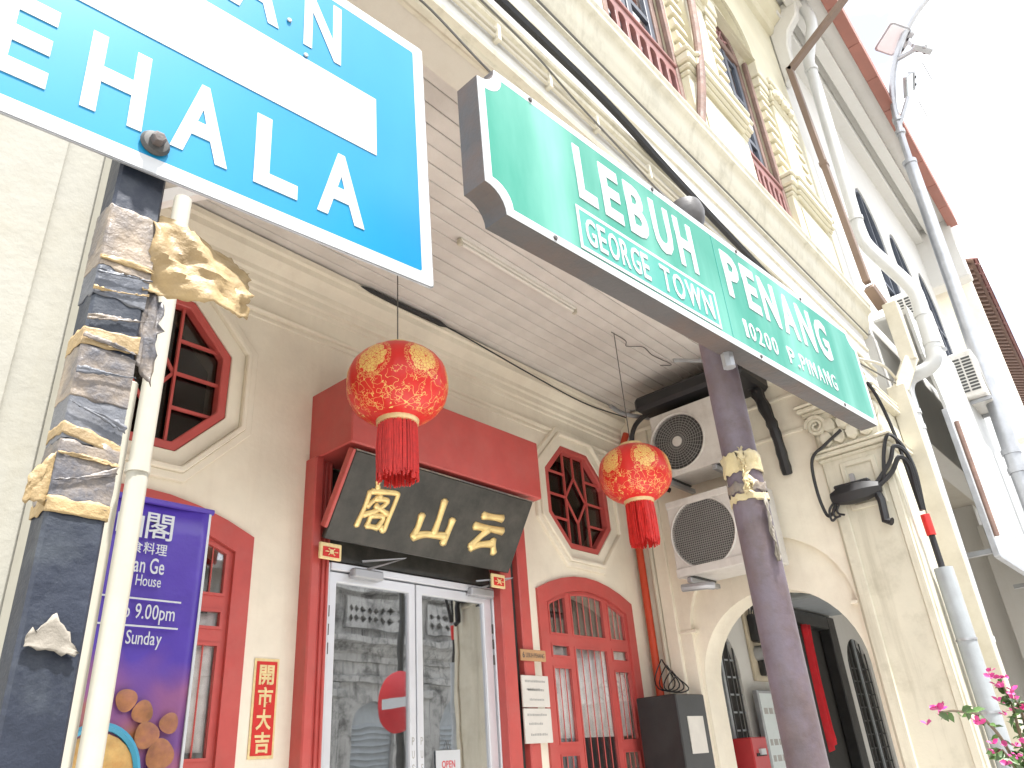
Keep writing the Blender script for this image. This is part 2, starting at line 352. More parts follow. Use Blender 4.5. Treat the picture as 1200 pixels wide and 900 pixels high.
# ground-floor windows
for c in WC:
    sur = MB(); sur.prism(segarch(c, .635, -.75, 1.18, .15), 'xz', D-.02, D+.02, [segarch(c, .535, -.751, 1.09, .13)])
    w = sur.build('window', 'red', SH, bevel=.008, smooth=0)
    zs, rs = 1.09, .13; top = lambda x: zs+rs*(1-((x-c)/.535)**2)
    panes = []
    for x0, x1 in ((-.49, -.29), (-.21, .205), (.29, .495)):
        panes.append(segarch(c, .535, .875, zs-.035, rs, c+x0, c+x1))
    for x0, x1 in ((-.49, -.29), (.29, .495)):
        panes += [rect(c+x0, c+x1, .715, .785), rect(c+x0, c+x1, .135, .625), rect(c+x0, c+x1, -.6, .045)]
    panes.append(rect(c-.21, c+.205, -.6, .775))
    MB().prism(segarch(c, .536, -.749, zs-.002, rs), 'xz', D+.002, D+.022, panes).build('frame', 'red', w, bevel=.006, smooth=0)
    # raised casement beads round each pane
    for p in panes:
        g = MB(); cxp = sum(q[0] for q in p)/len(p); czp = sum(q[1] for q in p)/len(p)
        big = [(q[0]+math.copysign(.014, q[0]-cxp), q[1]+math.copysign(.014, q[1]-czp)) for q in p]
        g.prism(big, 'xz', D-.004, D+.004, [p]); g.build('glazing_bead', 'red', w, smooth=0)
        MB().prism([(q[0]+math.copysign(.004, q[0]-cxp), q[1]+math.copysign(.004, q[1]-czp)) for q in p], 'xz', D+.012, D+.016).build('pane', 'wglass', w, smooth=0)
    for x0, x1, z0, z1, n in ((-.49, -.29, .85, 1.14, 2), (-.21, .205, .85, 1.18, 4), (.29, .495, .85, 1.14, 2), (-.49, -.29, -.6, .63, 2), (-.21, .205, -.6, .79, 4), (.29, .495, -.6, .63, 2)):
        for i in range(n):
            x = c+x0+(x1-x0)*(i+1)/(n+1); MB().tube([(x, D+.006, z0), (x, D+.006, z1)], .0042, 6).build('security_bar', 'red', w)
    cu = MB(); cu.grid(lambda u, v: (c-.5+u*1.0, D+.036+.010*math.sin(u*70), .16+.62*v), 120, 2)
    cu.build('lace_curtain', 'lace', w, solid=.002)
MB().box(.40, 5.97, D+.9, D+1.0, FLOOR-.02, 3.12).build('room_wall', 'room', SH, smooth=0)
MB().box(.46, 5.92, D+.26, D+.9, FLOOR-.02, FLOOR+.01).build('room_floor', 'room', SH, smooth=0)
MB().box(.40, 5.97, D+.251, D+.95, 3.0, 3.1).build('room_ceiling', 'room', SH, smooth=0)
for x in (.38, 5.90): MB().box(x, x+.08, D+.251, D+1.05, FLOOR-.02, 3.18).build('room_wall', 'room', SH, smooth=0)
# red door surround
def shbox(name, m, *a, bevel=.008, parent=SH, sm=0): return MB().box(*a).build(name, m, parent, bevel=bevel, smooth=sm)
for x0, x1, y0 in ((2.41, 2.47, 3.50), (2.472, 2.56, 3.535), (3.975, 4.10, 3.52), (4.19, 4.30, 3.53)):
    shbox('door_jamb', 'red', x0, x1, y0, D+.02, FLOOR, 1.70)
for x in (2.50, 2.53): shbox('jamb_bead', 'red', x, x+.012, 3.522, 3.54, FLOOR, 1.68, bevel=.004)
shbox('black_strip', 'dark', 4.102, 4.188, 3.575, 3.61, FLOOR, 1.70)  # plain black strip between the two red jambs
shbox('door_hood', 'red', 2.43, 4.12, 3.20, D+.01, 1.695, 2.13)
shbox('transom_panel', 'black', 2.562, 3.97, D+.01, D+.04, 1.13, 1.69)
g = MB()
for i in range(6): g.box(2.60, 2.80, D-.004, D+.008, 1.30+i*.05, 1.325+i*.05)
g.build('vent_slats', 'grill', SH, smooth=0)
# aluminium double door
fr = shbox('door_frame', 'alu', 2.565, 2.605, D-.01, D+.08, FLOOR, 1.12, bevel=.004)
shbox('frame_post', 'alu', 3.965, 4.005, D-.01, D+.08, FLOOR, 1.12, bevel=.004, parent=fr)
shbox('frame_head', 'alu', 2.607, 3.963, D-.012, D+.08, 1.08, 1.122, bevel=.004, parent=fr)
for x0, x1, push in ((2.612, 3.262, 3.235), (3.272, 3.958, 3.302)):
    b = MB(); b.prism(rect(x0, x1, FLOOR+.01, 1.072), 'xz', D+.005, D+.05, [rect(x0+.05, x1-(.05 if x0 < 3 else .075), FLOOR+.1, 1.015)])
    lf = b.build('door_leaf', 'alu', SH, bevel=.004, smooth=0)
    MB().box(x0+.045, x1-.045, D+.024, D+.03, FLOOR+.09, 1.02).build('pane', 'glass', lf, smooth=0)
    for i, ch in enumerate('PUSH'):
        text(ch, push-.009, push+.009, .155-i*.07, .195-i*.07, D+.0048, 'inkgrey', lf, ext=.0006)
    xc = x0+.13 if x0 < 3 else x1-.24
    cl = shbox('door_closer', 'alud', xc, xc+.22, D-.055, D+.004, 1.045, 1.10, parent=lf, bevel=.008)
    MB().tube([(xc+.11, D-.03, 1.104), (xc+.3, D-.16, 1.17), (xc+.08, D-.02, 1.15)], .008, 6).build('closer_arm', 'alud', cl)
    for z in (.62, .72, .82):
        shbox('hinge', 'ink', (x0-.004 if x0 < 3 else x1-.002), (x0+.004 if x0 < 3 else x1+.006), D-.001, D+.012, z, z+.06, parent=lf, bevel=0)
b = MB(); b.grid(lambda u, v: (3.62+u*.30, D+.14+.02*math.sin(u*30), FLOOR+.02+v*2.4), 60, 2)
b.build('reflected_pier_band', 'drape', SH, solid=.002)  # added brown sheet standing for the pier's reflection in the right leaf
# street beam between the piers, its mouldings and the cornice above it
FY = 1.30
beam = MB().box(-2.2, 6.36, FY, 1.53, 2.51, 3.34).build('street_beam', 'white', SH, bevel=.004, smooth=0)
MB().box(-2.2, 5.95, FY+.09, 1.528, 2.503, 2.5095).build('beam_soffit', 'soffit', SH, smooth=0)
xmould([(FY+.088, 2.509), (FY+.088, 2.495), (FY+.07, 2.492), (FY+.055, 2.48), (FY+.03, 2.478), (FY+.022, 2.492), (FY-.008, 2.494), (FY-.014, 2.515), (FY-.002, 2.54), (FY-.002, 2.509)], -2.2, 5.94, m='ivory')
for z, d in ((2.69, .02), (2.735, .03), (2.93, .014)):
    xmould([(FY, z), (FY-d*.8, z+.005), (FY-d, z+.018), (FY-d*.8, z+.031), (FY, z+.036)], -2.2, 6.34, m='ivory')
cp = [(FY, 3.10), (FY-.02, 3.105), (FY-.02, 3.135), (FY-.032, 3.145), (FY-.036, 3.165), (FY-.05, 3.19), (FY-.062, 3.225), (FY-.066, 3.26), (FY-.072, 3.29), (FY-.088, 3.315), (FY-.108, 3.325), (FY-.112, 3.338), (FY-.112, 3.372), (FY-.12, 3.38), (FY-.12, 3.395), (FY+.1, 3.41), (FY+.1, 3.10)]
MB().prism(cp, 'yz', -2.2, 6.33).build('cornice', 'ivory', SH, smooth=50)
# upper facade with arched windows
UF = FY+.02
UW = ((1.36, .37), (3.13, .44), (4.90, .37))
SP = 5.55
b = MB(); b.prism(rect(-2.2, 6.60, 3.35, 8.2), 'xz', UF, UF+.25, [arch(c, h, 3.42, SP, h*.95, 14) for c, h in UW]); b.build('upper_wall', 'yellow', SH, smooth=0)
for c, h in UW[1:]:
    w = MB().prism(arch(c, h+.001, 3.421, SP, h*.95), 'xz', UF+.05, UF+.12, [arch(c, h-.07, 3.5, SP, h*.95-.07)]).build('upper_window', 'oldwood', SH, bevel=.006, smooth=0)
    MB().box(c-h+.05, c+h-.05, UF+.045, UF+.115, SP-.05, SP+.04).build('transom', 'oldwood', w, bevel=.005, smooth=0)
    for i, x in enumerate((-h+.11, -.045, .045, h-.11)):
        MB().box(c+x-.03, c+x+.03, UF+.06, UF+.10, 3.5, SP-.05).build('casement_stile', 'greyblue', w, bevel=.004, smooth=0)
    for z in (3.98, 4.45, 4.95, SP-.12):
        MB().box(c-h+.14, c-.075, UF+.065, UF+.095, z, z+.05).build('casement_rail', 'greyblue', w, smooth=0)
        MB().box(c+.075, c+h-.14, UF+.065, UF+.095, z, z+.05).build('casement_rail', 'greyblue', w, smooth=0)
    MB().box(c-h+.1, c+h-.1, UF+.078, UF+.083, 3.5, SP-.05).build('pane', 'upglass', w, smooth=0)
    MB().prism(arch(c, h-.07, SP+.04, SP+.05, h*.9-.07), 'xz', UF+.078, UF+.083).build('pane', 'upglass', w, smooth=0)
    for i in range(7):
        an = PI*(i+.5)/7; MB().bar((c, UF+.07, SP+.05), (c+(h-.08)*math.cos(an), UF+.07, SP+.04+(h*.9-.08)*math.sin(an)), .018).build('fanlight_bar', 'oldred', w, smooth=0)
    for rr in (.16, .3):
        MB().tube([(c+rr*math.cos(PI*i/12), UF+.068, SP+.04+rr*.95*math.sin(PI*i/12)) for i in range(13)], .011, 5).build('fanlight_ring', 'oldred', w)
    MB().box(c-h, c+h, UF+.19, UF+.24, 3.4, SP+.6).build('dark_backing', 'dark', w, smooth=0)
    # arcaded iron balustrade
    ba = MB(); x = c-h+.03; n = 7; st = (2*h-.06)/n
    hs = [arch(x+st*(i+.5), st*.36, 3.52, 3.94, st*.36, 8) for i in range(n)]
    ba.prism(rect(c-h+.005, c+h-.005, 3.42, 4.05), 'xz', UF+.0, UF+.035, hs); bl = ba.build('balustrade', 'oldred', w, bevel=.006, smooth=0)
    MB().box(c-h+.004, c+h-.004, UF-.012, UF+.044, 4.052, 4.085).build('handrail', 'oldred', w, bevel=.006, smooth=0)
    # stucco arch and timber edge of the reveal
    MB().prism(arch(c, h+.16, SP+.05, SP+.07, h*.95+.16), 'xz', UF-.05, UF+.002, [arch(c, h+.02, SP+.049, SP+.07, h*.95+.02)]).build('arch_moulding', 'yellow', SH, bevel=.012, smooth=0)
    MB().prism(arch(c, h+.08, SP+.05, SP+.07, h*.95+.08), 'xz', UF-.075, UF-.052, [arch(c, h+.03, SP+.049, SP+.07, h*.95+.03)]).build('arch_moulding', 'yellow', SH, bevel=.008, smooth=0)
    for sx in (-1, 1):
        MB().box(*sorted((c+sx*(h-.025), c+sx*(h+.02))), UF-.012, UF+.03, 3.41, SP).build('window_post', 'oldwood', w, bevel=.008, smooth=0)
MB().tube(bez([(3.56, UF-.06, 3.42), (3.68, UF-.11, 4.0), (3.80, UF-.12, 4.6), (3.99, UF-.09, 5.5)], 5), .03, 10).build('timber_prop', 'oldwood', SH)
# pilasters: pedestal, moulded cap, rusticated blocks and shaft
def pilaster(x0, x1):
    cx = (x0+x1)/2
    p = MB().box(x0, x1, UF-.055, UF+.01, 3.40, 4.02).build('pedestal', 'yellow', SH, bevel=.008, smooth=0)
    MB().box(x0+.13, x1-.13, UF-.068, UF-.056, 3.42, 3.95).build('pedestal_panel', 'yellow', p, bevel=.008, smooth=0)
    for z0, z1, e in ((4.02, 4.06, .012), (4.062, 4.10, .03), (4.102, 4.18, .05), (4.182, 4.22, .062)):
        for a0, a1, yy in ((x0, x1, 0), (x0+.1, x1-.1, .018)):
            MB().box(a0-e, a1+e, UF-.055-e-yy+(.0 if not yy else -.001), UF+.008, z0+yy*.02, z1+yy*.02).build('cap_moulding', 'yellow', p, bevel=.012, smooth=0)
    sh = MB().box(cx-.18, cx+.18, UF-.06, UF+.01, 4.24, 5.22).build('shaft', 'yellow', SH, bevel=.01, smooth=0)
    for z0, z1, e in ((5.22, 5.25, .015), (5.252, 5.38, .025), (5.382, 5.43, .04), (5.432, 5.50, .055)):
        MB().box(cx-.18-e, cx+.18+e, UF-.06-e, UF+.008, z0, z1).build('capital_moulding', 'yellow', sh, bevel=.01, smooth=0)
    for i in range(5):
        MB().lathe([(.0, -.05), (.035, -.03), (.045, .01), (.028, .05), (0, .07)], (cx-.16+i*.08, UF-.095, 5.31+.015*(i % 2)), 8).build('acanthus_leaf', 'yellow', sh)
    blk = None
    for sx in (-1, 1):
        xc = cx+sx*((x1-x0)/2-.09)
        z = 4.25
        while z < 5.18:
            g = MB(); hh = .095
            g.prism([(UF+.008, 0), (UF-.03, .008), (UF-.055, .008), (UF-.042, hh), (UF+.008, hh)], 'yz', -.085, .085)
            if blk is None: o = g.build('block', 'yellow', p, bevel=.006, smooth=0); blk = o.data; base = Vector(o.location)
            else: o = link(blk, 'block', p)
            o.location = (xc, 0, z); z += .128
        for z0, z1, e in ((5.22, 5.28, .0), (5.282, 5.38, .015), (5.382, SP, .03)):
            MB().box(xc-.085-e, xc+.085+e, UF-.055-e, UF+.007, z0, z1).build('impost_moulding', 'yellow', p, bevel=.008, smooth=0)
pilaster(3.62, 4.50); pilaster(5.32, 6.16)
# eaves of this house and the corbel under their end
MB().box(-2.2, 6.5, .58, UF+.2, 7.46, 7.52).build('eaves_soffit', 'yellow', SH, smooth=0)
MB().box(-2.2, 6.5, .50, .58, 7.36, 7.62).build('eaves_fascia', 'eavered', SH, bevel=.01, smooth=0)
xmould([(UF, 7.1), (UF-.05, 7.12), (UF-.08, 7.2), (UF-.16, 7.26), (UF-.2, 7.36), (UF-.2, 7.459), (UF, 7.459)], -2.2, 6.60, m='yellow')
MB().prism([(UF, 6.35), (UF-.08, 6.42), (UF-.14, 6.6), (UF-.15, 6.85), (UF-.2, 7.05), (UF-.33, 7.2), (UF-.38, 7.455), (UF, 7.455)], 'yz', 6.605, 6.72).build('corbel', 'white', SH, bevel=.015, smooth=0)
# left pier, side wall
MB().box(-1.2, .375, 1.25, 1.72, FLOOR, 2.50).build('pier', 'pier', SH, bevel=.012, smooth=0)
MB().box(-1.2, .29, 1.243, 1.2495, FLOOR, 2.50).build('pier_render', 'pier', SH, bevel=.003, smooth=0)
MB().box(.1, .42, 1.72, 3.86, FLOOR, 3.2).build('side_wall', 'cream', SH, smooth=0)
# right party wall with the archway; blind arch recessed in its near face
PX = 5.97
AY = 2.50
b = MB(); b.prism(rect(1.78, 3.60, FLOOR-.05, 3.2), 'yz', PX, PX+.05, [arch(AY, .69, FLOOR-.04, .92, .62, 20)]); b.build('party_wall', 'cream', SH, smooth=0)
b = MB(); b.prism(rect(1.781, 3.599, FLOOR-.05, 3.2), 'yz', PX+.051, PX+.33, [arch(AY, .66, FLOOR-.04, .50, .63, 24)]); b.build('archway', 'cream', SH, smooth=0)
for y0, y1 in ((1.80, 1.86), (3.14, 3.35)): MB().box(PX-.012, PX+.06, y0, y1, .90, .925).build('impost', 'cream', SH, bevel=.004, smooth=0)
MB().box(PX-.03, PX+.01, 3.30, 3.42, FLOOR, 3.0).build('wall_strip', 'cream', SH, bevel=.008, smooth=0)
for z in (2.62, 2.30): MB().box(PX-.02, PX+.01, 1.80, 3.3, z, z+.03).build('wall_band', 'cream', SH, bevel=.006, smooth=0)
MB().box(PX-.05, PX+.02, 1.80, 3.59, 2.78, 3.0).build('wall_cornice', 'cream', SH, bevel=.02, smooth=0)
# the street pier between the two houses
pr = MB().box(5.93, 6.80, 1.28, 1.79, FLOOR, 2.50).build('pier', 'ivory', SH, bevel=.01, smooth=0)
tag(pr, 'ivory street pier with moulded edges and scroll capital')
for y0, y1 in ((1.30, 1.36), (1.69, 1.775)): MB().box(5.912, 5.931, y0, y1, FLOOR, 1.78).build('edge_moulding', 'ivory', pr, bevel=.008, smooth=0)
MB().prism(rect(1.39, 1.66, 1.55, 1.93), 'yz', 5.915, 5.931, [rect(1.43, 1.62, 1.59, 1.89)]).build('panel_frame', 'ivory', pr, bevel=.006, smooth=0)
for z0, z1, e in ((1.97, 2.0, .02), (2.002, 2.04, .045), (2.042, 2.065, .065), (2.36, 2.40, .05), (2.402, 2.44, .085), (2.442, 2.47, .10)):
    MB().box(5.93-e, 6.70, 1.28-min(e, .05), 1.79+e*.8, z0, z1).build('capital_moulding', 'ivory', pr, bevel=.01, smooth=0)
MB().box(5.90, 6.6, 1.30, 1.77, 2.06, 2.365).build('capital_bell', 'ivory', pr, bevel=.01, smooth=0)
for yc in (1.34, 1.74):
    sp = []
    for i in range(40):
        t = i/39*2.4*2*PI; r = .085*(1-i/39*.85); sp.append((5.875, yc+r*math.cos(t), 2.265+r*math.sin(t)))
    MB().tube(sp, [.020*(1-i/39*.5) for i in range(40)], 6).build('volute', 'ivory', pr)
for i in range(4):
    for row in range(2):
        yc = 1.385+i*.10+(.05 if row else 0)
        if row and i == 3: continue
        MB().lathe([(0, 0), (.045, .03), (.05, .075), (.03, .12), (0, .14)], (5.89, yc, 2.07+row*.10), 8, mod=lambda a, h: 1+.25*math.cos(3*a)).build('acanthus_leaf', 'ivory', pr)
MB().lathe([(0, -.05), (.05, -.02), (.055, .03), (0, .06)], (5.88, 1.54, 2.32), 10, mod=lambda a, h: 1+.2*math.cos(5*a)).build('rosette', 'ivory', pr)
MB().prism(cp, 'yz', 6.331, 6.44).build('cornice_return', 'ivory', SH, smooth=50)

# ------------------------------------------------------------------ things on and around the restaurant door
def basis(ax, az):
    ax, az = Vector(ax).normalized(), Vector(az).normalized(); ay = az.cross(ax)
    return Matrix(((ax[0], ay[0], az[0]), (ax[1], ay[1], az[1]), (ax[2], ay[2], az[2])))
# tilted name board with gilt characters
NB = thing('name_board', 'black tilted name board with three gilt Chinese characters above the glass door', 'signboard', (3.24, 3.335, 1.43), basis((1, 0, 0), (0, -.27, .44)))
MB().box(-.775, .775, 0, .035, -.262, .258).build('board', 'black', NB, bevel=.006, smooth=0)
MB().box(-.80, -.777, -.004, .045, -.20, .262).build('edge_strip', 'red', NB, bevel=.004, smooth=0)
MB().box(-.775, .775, -.002, .034, .259, .266).build('edge_strip', 'tape', NB, smooth=0)
STROKES = {
 'ge': [[(-.559, .122), (-.544, .082)], [(-.586, .054), (-.586, -.036), (-.596, -.156)], [(-.579, .055), (-.483, .071), (-.397, .079), (-.386, .051), (-.393, -.076), (-.397, -.150), (-.425, -.135)],
        [(-.50, .043), (-.542, .006), (-.571, -.033)], [(-.535, .020), (-.443, .024), (-.49, -.040), (-.576, -.086)], [(-.518, -.018), (-.413, -.052)], [(-.523, -.076), (-.526, -.148)], [(-.521, -.08), (-.436, -.074), (-.448, -.139)], [(-.528, -.143), (-.447, -.142)]],
 'shan': [[(-.019, .112), (-.012, -.006), (-.013, -.104)], [(-.157, -.007), (-.154, -.082), (-.166, -.150)], [(-.166, -.150), (-.085, -.121), (.004, -.111), (.086, -.105)], [(.098, .009), (.098, -.048), (.086, -.154)]],
 'yun': [[(.346, .082), (.533, .095)], [(.302, .004), (.574, .013)], [(.439, .001), (.38, -.064), (.326, -.137)], [(.331, -.143), (.416, -.107), (.52, -.085)], [(.51, -.06), (.558, -.145)]]}
for k, sts in STROKES.items():
    g = MB(); wd = .0195 if k == 'ge' else .029
    for si, st in enumerate(sts):
        pts = bez([(p[0], 0, p[1]) for p in st], 6) if len(st) > 1 else st
        n = len(pts); rs = []
        for i in range(n):
            t = i/(n-1); e = min(t, 1-t)*2; rs.append(wd*(.86+.20*abs(2*t-1)**2-.05*e))
        e0, e1 = (pts[0]-pts[1]).normalized()*wd*.5, (pts[-1]-pts[-2]).normalized()*wd*.5
        pts = [pts[0]+e0]+pts+[pts[-1]+e1]; rs = [wd*.45]+rs+[wd*.45]
        h = MB(); h.tube(pts, rs, 10)
        g.add([(x, min(-.0, y*.55)-.0005*si if y < 0 else 0.002, z) for x, y, z in h.v], h.f)
    g.build('gilt_character', 'gold', NB, smooth=60)
# pair of small gilt lucky papers at the door head
for x0, x1, side in ((2.43, 2.575, 'left'), (3.815, 3.95, 'right')):
    t = thing('lucky_paper', f'small gold and red paper charm at the {side} end of the glass door head', 'charm', ((x0+x1)/2, 3.45, 1.09), group='paper charms at the door head')
    w = (x1-x0)/2
    MB().box(-w, w, 0, .018, 0, .092).build('paper', 'goldpaper', t, bevel=.004, smooth=0)
    MB().box(-w+.018, w-.018, -.003, .0, .014, .068).build('red_field', 'redpaper', t, smooth=0)
    for i in range(6):
        an = i*PI/3; MB().bar((.018*math.cos(an), -.005, .041+.010*math.sin(an)), (.042*math.cos(an), -.005, .041+.022*math.sin(an)), .009, .004).build('gilt_motif', 'goldpaper', t, smooth=0)
    MB().lathe([(.014, -.008), (.012, -.002)], (0, 0, .041), 8, axis='y').build('gilt_motif', 'goldpaper', t)
# vertical blessing strip
CT = thing('blessing_strip', 'narrow red paper strip with four gold characters on the cream wall', 'wall paper', (2.245, 3.598, .12))
MB().box(-.07, .07, -.004, 0, 0, .458).build('gold_border', 'goldpaper', CT, smooth=0)
MB().box(-.058, .058, -.0065, -.0042, .014, .444).build('red_field', 'redpaper', CT, smooth=0)
for i, ch in enumerate('開市大吉'): text(ch, -.042, .042, .333-i*.103, .427-i*.103, -.0066, 'goldpaper', CT, bold=.025, ext=.002)
AP = thing('address_plate', 'tan address plate beside the right window', 'plate', (4.27, 3.525, .645))
MB().box(-.135, .135, -.012, 0, 0, .075).build('plate', 'plaquewood', AP, bevel=.003, smooth=0)
text('6', -.118, -.096, .018, .058, -.0122, 'ink', AP, bold=.02, ext=.001); text('LEBUH PENANG', -.082, .115, .022, .052, -.0122, 'ink', AP, ext=.001)
for nm, z0, h, rows, lab in (('notice_board', .36, .20, ((.155, .17), (.105, .12), (.10, .115), (.04, .055)), 'upper of two pale engraved notice plates beside the right window'), ('notice_board', .135, .212, ((.165, .18), (.11, .125), (.045, .06)), 'lower of two pale engraved notice plates beside the right window')):
    t = thing(nm, lab, 'notice', (4.265, 3.525, z0*.975), group='notice plates by the window')
    MB().box(-.142, .142, -.014, 0, 0, h).build('plate', 'paper', t, bevel=.003, smooth=0)
    for i, (a0, a1) in enumerate(rows):
        x = -.11+.012*i
        while x < -.11+.012*i+(.20, .14, .17, .15)[i]:
            w_ = R_.uniform(.008, .02); MB().box(x, x+w_, -.0148, -.0142, a0, a1-R_.uniform(0, .004)).build('worn_print', 'inkgrey', t, smooth=0); x += w_+.004
OS = thing('open_sign', 'white card reading OPEN hung inside the glass door', 'sign', (3.52, 3.617, -.06))
MB().box(-.10, .10, -.004, 0, 0, .18).build('card', 'signwhite', OS, smooth=0)
text('OPEN', -.055, .055, .085, .125, -.0042, 'redink', OS, bold=.02, ext=.0006)
MB().tube([(-.02, -.002, .18), (0, -.002, .235), (.02, -.002, .18)], .002, 5).build('hanger', 'graycable', OS)

# lanterns
def lantern_mat():
    m = mat('lantern_silk', (.70, .025, .02), .35, .1, 10, .1, 50); n = m.node_tree; K = n.links.new; b = n.nodes['Principled BSDF']
    base = b.inputs['Base Color'].links[0].from_socket
    tc = n.nodes.new('ShaderNodeTexCoord'); sp = n.nodes.new('ShaderNodeSeparateXYZ'); K(tc.outputs['Object'], sp.inputs[0])
    def mth(op, a, b_=None, c=None):
        t = n.nodes.new('ShaderNodeMath'); t.operation = op
        for i, v in enumerate((a, b_, c)):
            if v is None: continue
            if isinstance(v, (int, float)): t.inputs[i].default_value = v
            else: K(v, t.inputs[i])
        return t.outputs[0]
    def nzs(sc, det=3):
        t = n.nodes.new('ShaderNodeTexNoise'); t.inputs['Scale'].default_value = sc; t.inputs['Detail'].default_value = det; K(tc.outputs['Object'], t.inputs['Vector']); return t.outputs['Fac']
    def vor(sc):
        t = n.nodes.new('ShaderNodeTexVoronoi'); t.feature = 'DISTANCE_TO_EDGE'; t.inputs['Scale'].default_value = sc; K(tc.outputs['Object'], t.inputs['Vector']); return t.outputs['Distance']
    an = mth('ARCTAN2', sp.outputs[1], sp.outputs[0])
    u = mth('MULTIPLY', mth('SUBTRACT', mth('FRACT', mth('ADD', mth('MULTIPLY', an, 6/(2*PI)), .18)), .5), .27)
    v = mth('SUBTRACT', sp.outputs[2], .055)
    d = mth('SQRT', mth('ADD', mth('MULTIPLY', u, u), mth('MULTIPLY', mth('MULTIPLY', v, v), .75)))
    lobes = mth('ADD', d, mth('MULTIPLY', mth('SUBTRACT', nzs(32), .5), .05))
    med = mth('MULTIPLY', mth('LESS_THAN', lobes, .076), mth('GREATER_THAN', vor(60), .04))
    ring = mth('MULTIPLY', mth('MULTIPLY', mth('GREATER_THAN', d, .083), mth('LESS_THAN', d, .104)), mth('LESS_THAN', vor(75), .09))
    low = mth('MULTIPLY', mth('LESS_THAN', mth('ADD', sp.outputs[2], mth('MULTIPLY', mth('SINE', mth('MULTIPLY', an, 9.0)), .018)), -.03), mth('GREATER_THAN', sp.outputs[2], -.19))
    fil = mth('MULTIPLY', low, mth('MAXIMUM', mth('LESS_THAN', mth('ABSOLUTE', mth('SUBTRACT', nzs(24, .5), .5)), .010), mth('MULTIPLY', mth('LESS_THAN', vor(52), .035), mth('GREATER_THAN', nzs(18), .52))))
    gold = mth('MAXIMUM', med, mth('MAXIMUM', mth('MULTIPLY', ring, .55), fil))
    mx = n.nodes.new('ShaderNodeMix'); mx.data_type = 'RGBA'; mx.inputs['B'].default_value = (.85, .58, .18, 1); K(gold, mx.inputs['Factor']); K(base, mx.inputs['A'])
    K(mx.outputs['Result'], b.inputs['Base Color']); return m
M['lantern'] = lantern_mat()
LAN = (((2.31, 2.67, 1.56), 'larger looking red silk lantern with gold flowers hanging in front of the name board', 0), ((4.555, 2.67, 1.59), 'red silk lantern with gold flowers hanging beside the air conditioners', .55))
proto = None
for loc, lab, rz in LAN:
    t = thing('lantern', lab, 'lantern', loc, (0, 0, rz), 'red silk lanterns under the arcade ceiling')
    if proto is None:
        prof = []
        for i in range(29):
            z = -.205+.41*i/28; prof.append((.262*(1-(abs(z)/.222)**2.5)**.56, z))
        bo = MB().lathe(prof, n=96, caps=False, mod=lambda an, h: 1-.012*abs(math.sin(an*12))).build('silk_body', 'lantern', t, smooth=60)
        cp_ = MB().lathe([(.088, .196), (.094, .205), (.09, .226), (.075, .232), (.02, .233)], n=32).build('top_cap', 'goldpaper', t)
        ri = MB().lathe([(.102, -.185), (.108, -.20), (.104, -.222), (.09, -.226)], n=32, caps=False).build('bottom_ring', 'goldpaper', t, solid=.003)
        g = MB()
        for i in range(300):
            an = R_.uniform(0, 2*PI); r = .097*math.sqrt(R_.uniform(.6, 1)); ln = R_.uniform(.27, .32) if R_.random() < .9 else R_.uniform(.2, .27)
            p = Vector((r*math.cos(an), r*math.sin(an), -.205)); q = p*1.06; q.z = -.205-ln; mid = (p+q)/2+Vector((R_.gauss(0, .004), R_.gauss(0, .004), 0))
            g.tube([p, mid, q], .0042, 4)
        ta = g.build('tassel', 'tassel', t)
        ho = MB().lathe([(.012, .232), (.016, .245), (.008, .265)], n=10).build('hook', 'cable', t)
        proto = [bo, cp_, ri, ta, ho]
    else:
        for p in proto:
            c = p.copy(); COL.objects.link(c); c.parent = t
    MB().tube([(0, 0, .262), (0, 0, 3.02-loc[2]-.001)], .0035, 6).build('cord', 'graycable', t)
for l in (o for o in COL.objects if o.name.startswith('lantern')):
    for ch in l.children: ch.location.z += .24

# fluorescent batten and wiring on the ceiling
FB = thing('tube_light', 'unlit fluorescent batten screwed to the plank ceiling', 'lamp', (3.42, 2.662, 2.98))
MB().box(-.60, .60, -.02, .02, .015, .04).build('batten', 'tube', FB, bevel=.004, smooth=0)
MB().tube([(-.58, 0, 0), (.58, 0, 0)], .013, 10).build('tube', 'tube', FB)
for sx in (-1, 1): MB().box(sx*.60-.014, sx*.60+.014, -.016, .016, -.014, .03).build('end_holder', 'trunk', FB, bevel=.003, smooth=0)
tag(MB().tube(bez([(.5, 3.50, 3.008), (2.2, 3.49, 3.0), (3.0, 3.46, 2.985), (3.55, 3.45, 2.98), (4.4, 3.46, 2.93), (5.2, 3.47, 2.90), (5.8, 3.40, 2.90)], 8), [.006]*13+[.020]*10+[.006]*26, 6).build('ceiling_cable', 'cable'), 'thin dark cable running along the edge of the plank ceiling', 'cable')
tag(MB().tube(bez([(4.52, 2.67, 3.012), (4.7, 2.66, 3.0), (4.78, 2.70, 2.995), (4.9, 2.62, 3.0), (5.1, 2.65, 3.008), (5.35, 2.62, 3.0), (5.3, 2.7, 3.004)], 6), .004, 5).build('wire_offcut', 'graycable'), 'short loose wire tacked to the ceiling above the right lantern', 'wire')
# red pipe in the corner
tag(MB().tube([(5.90, 3.53, FLOOR), (5.90, 3.53, 2.72), (5.92, 3.50, 2.80)], .033, 12).build('red_pipe', 'redpipe'), 'orange red pipe running up the corner of the arcade', 'pipe')
tag(MB().tube([(5.935, 3.44, FLOOR), (5.935, 3.44, 2.6)], .022, 10).build('wall_pipe', 'trunk'), 'slim cream pipe next to the orange red one', 'pipe')
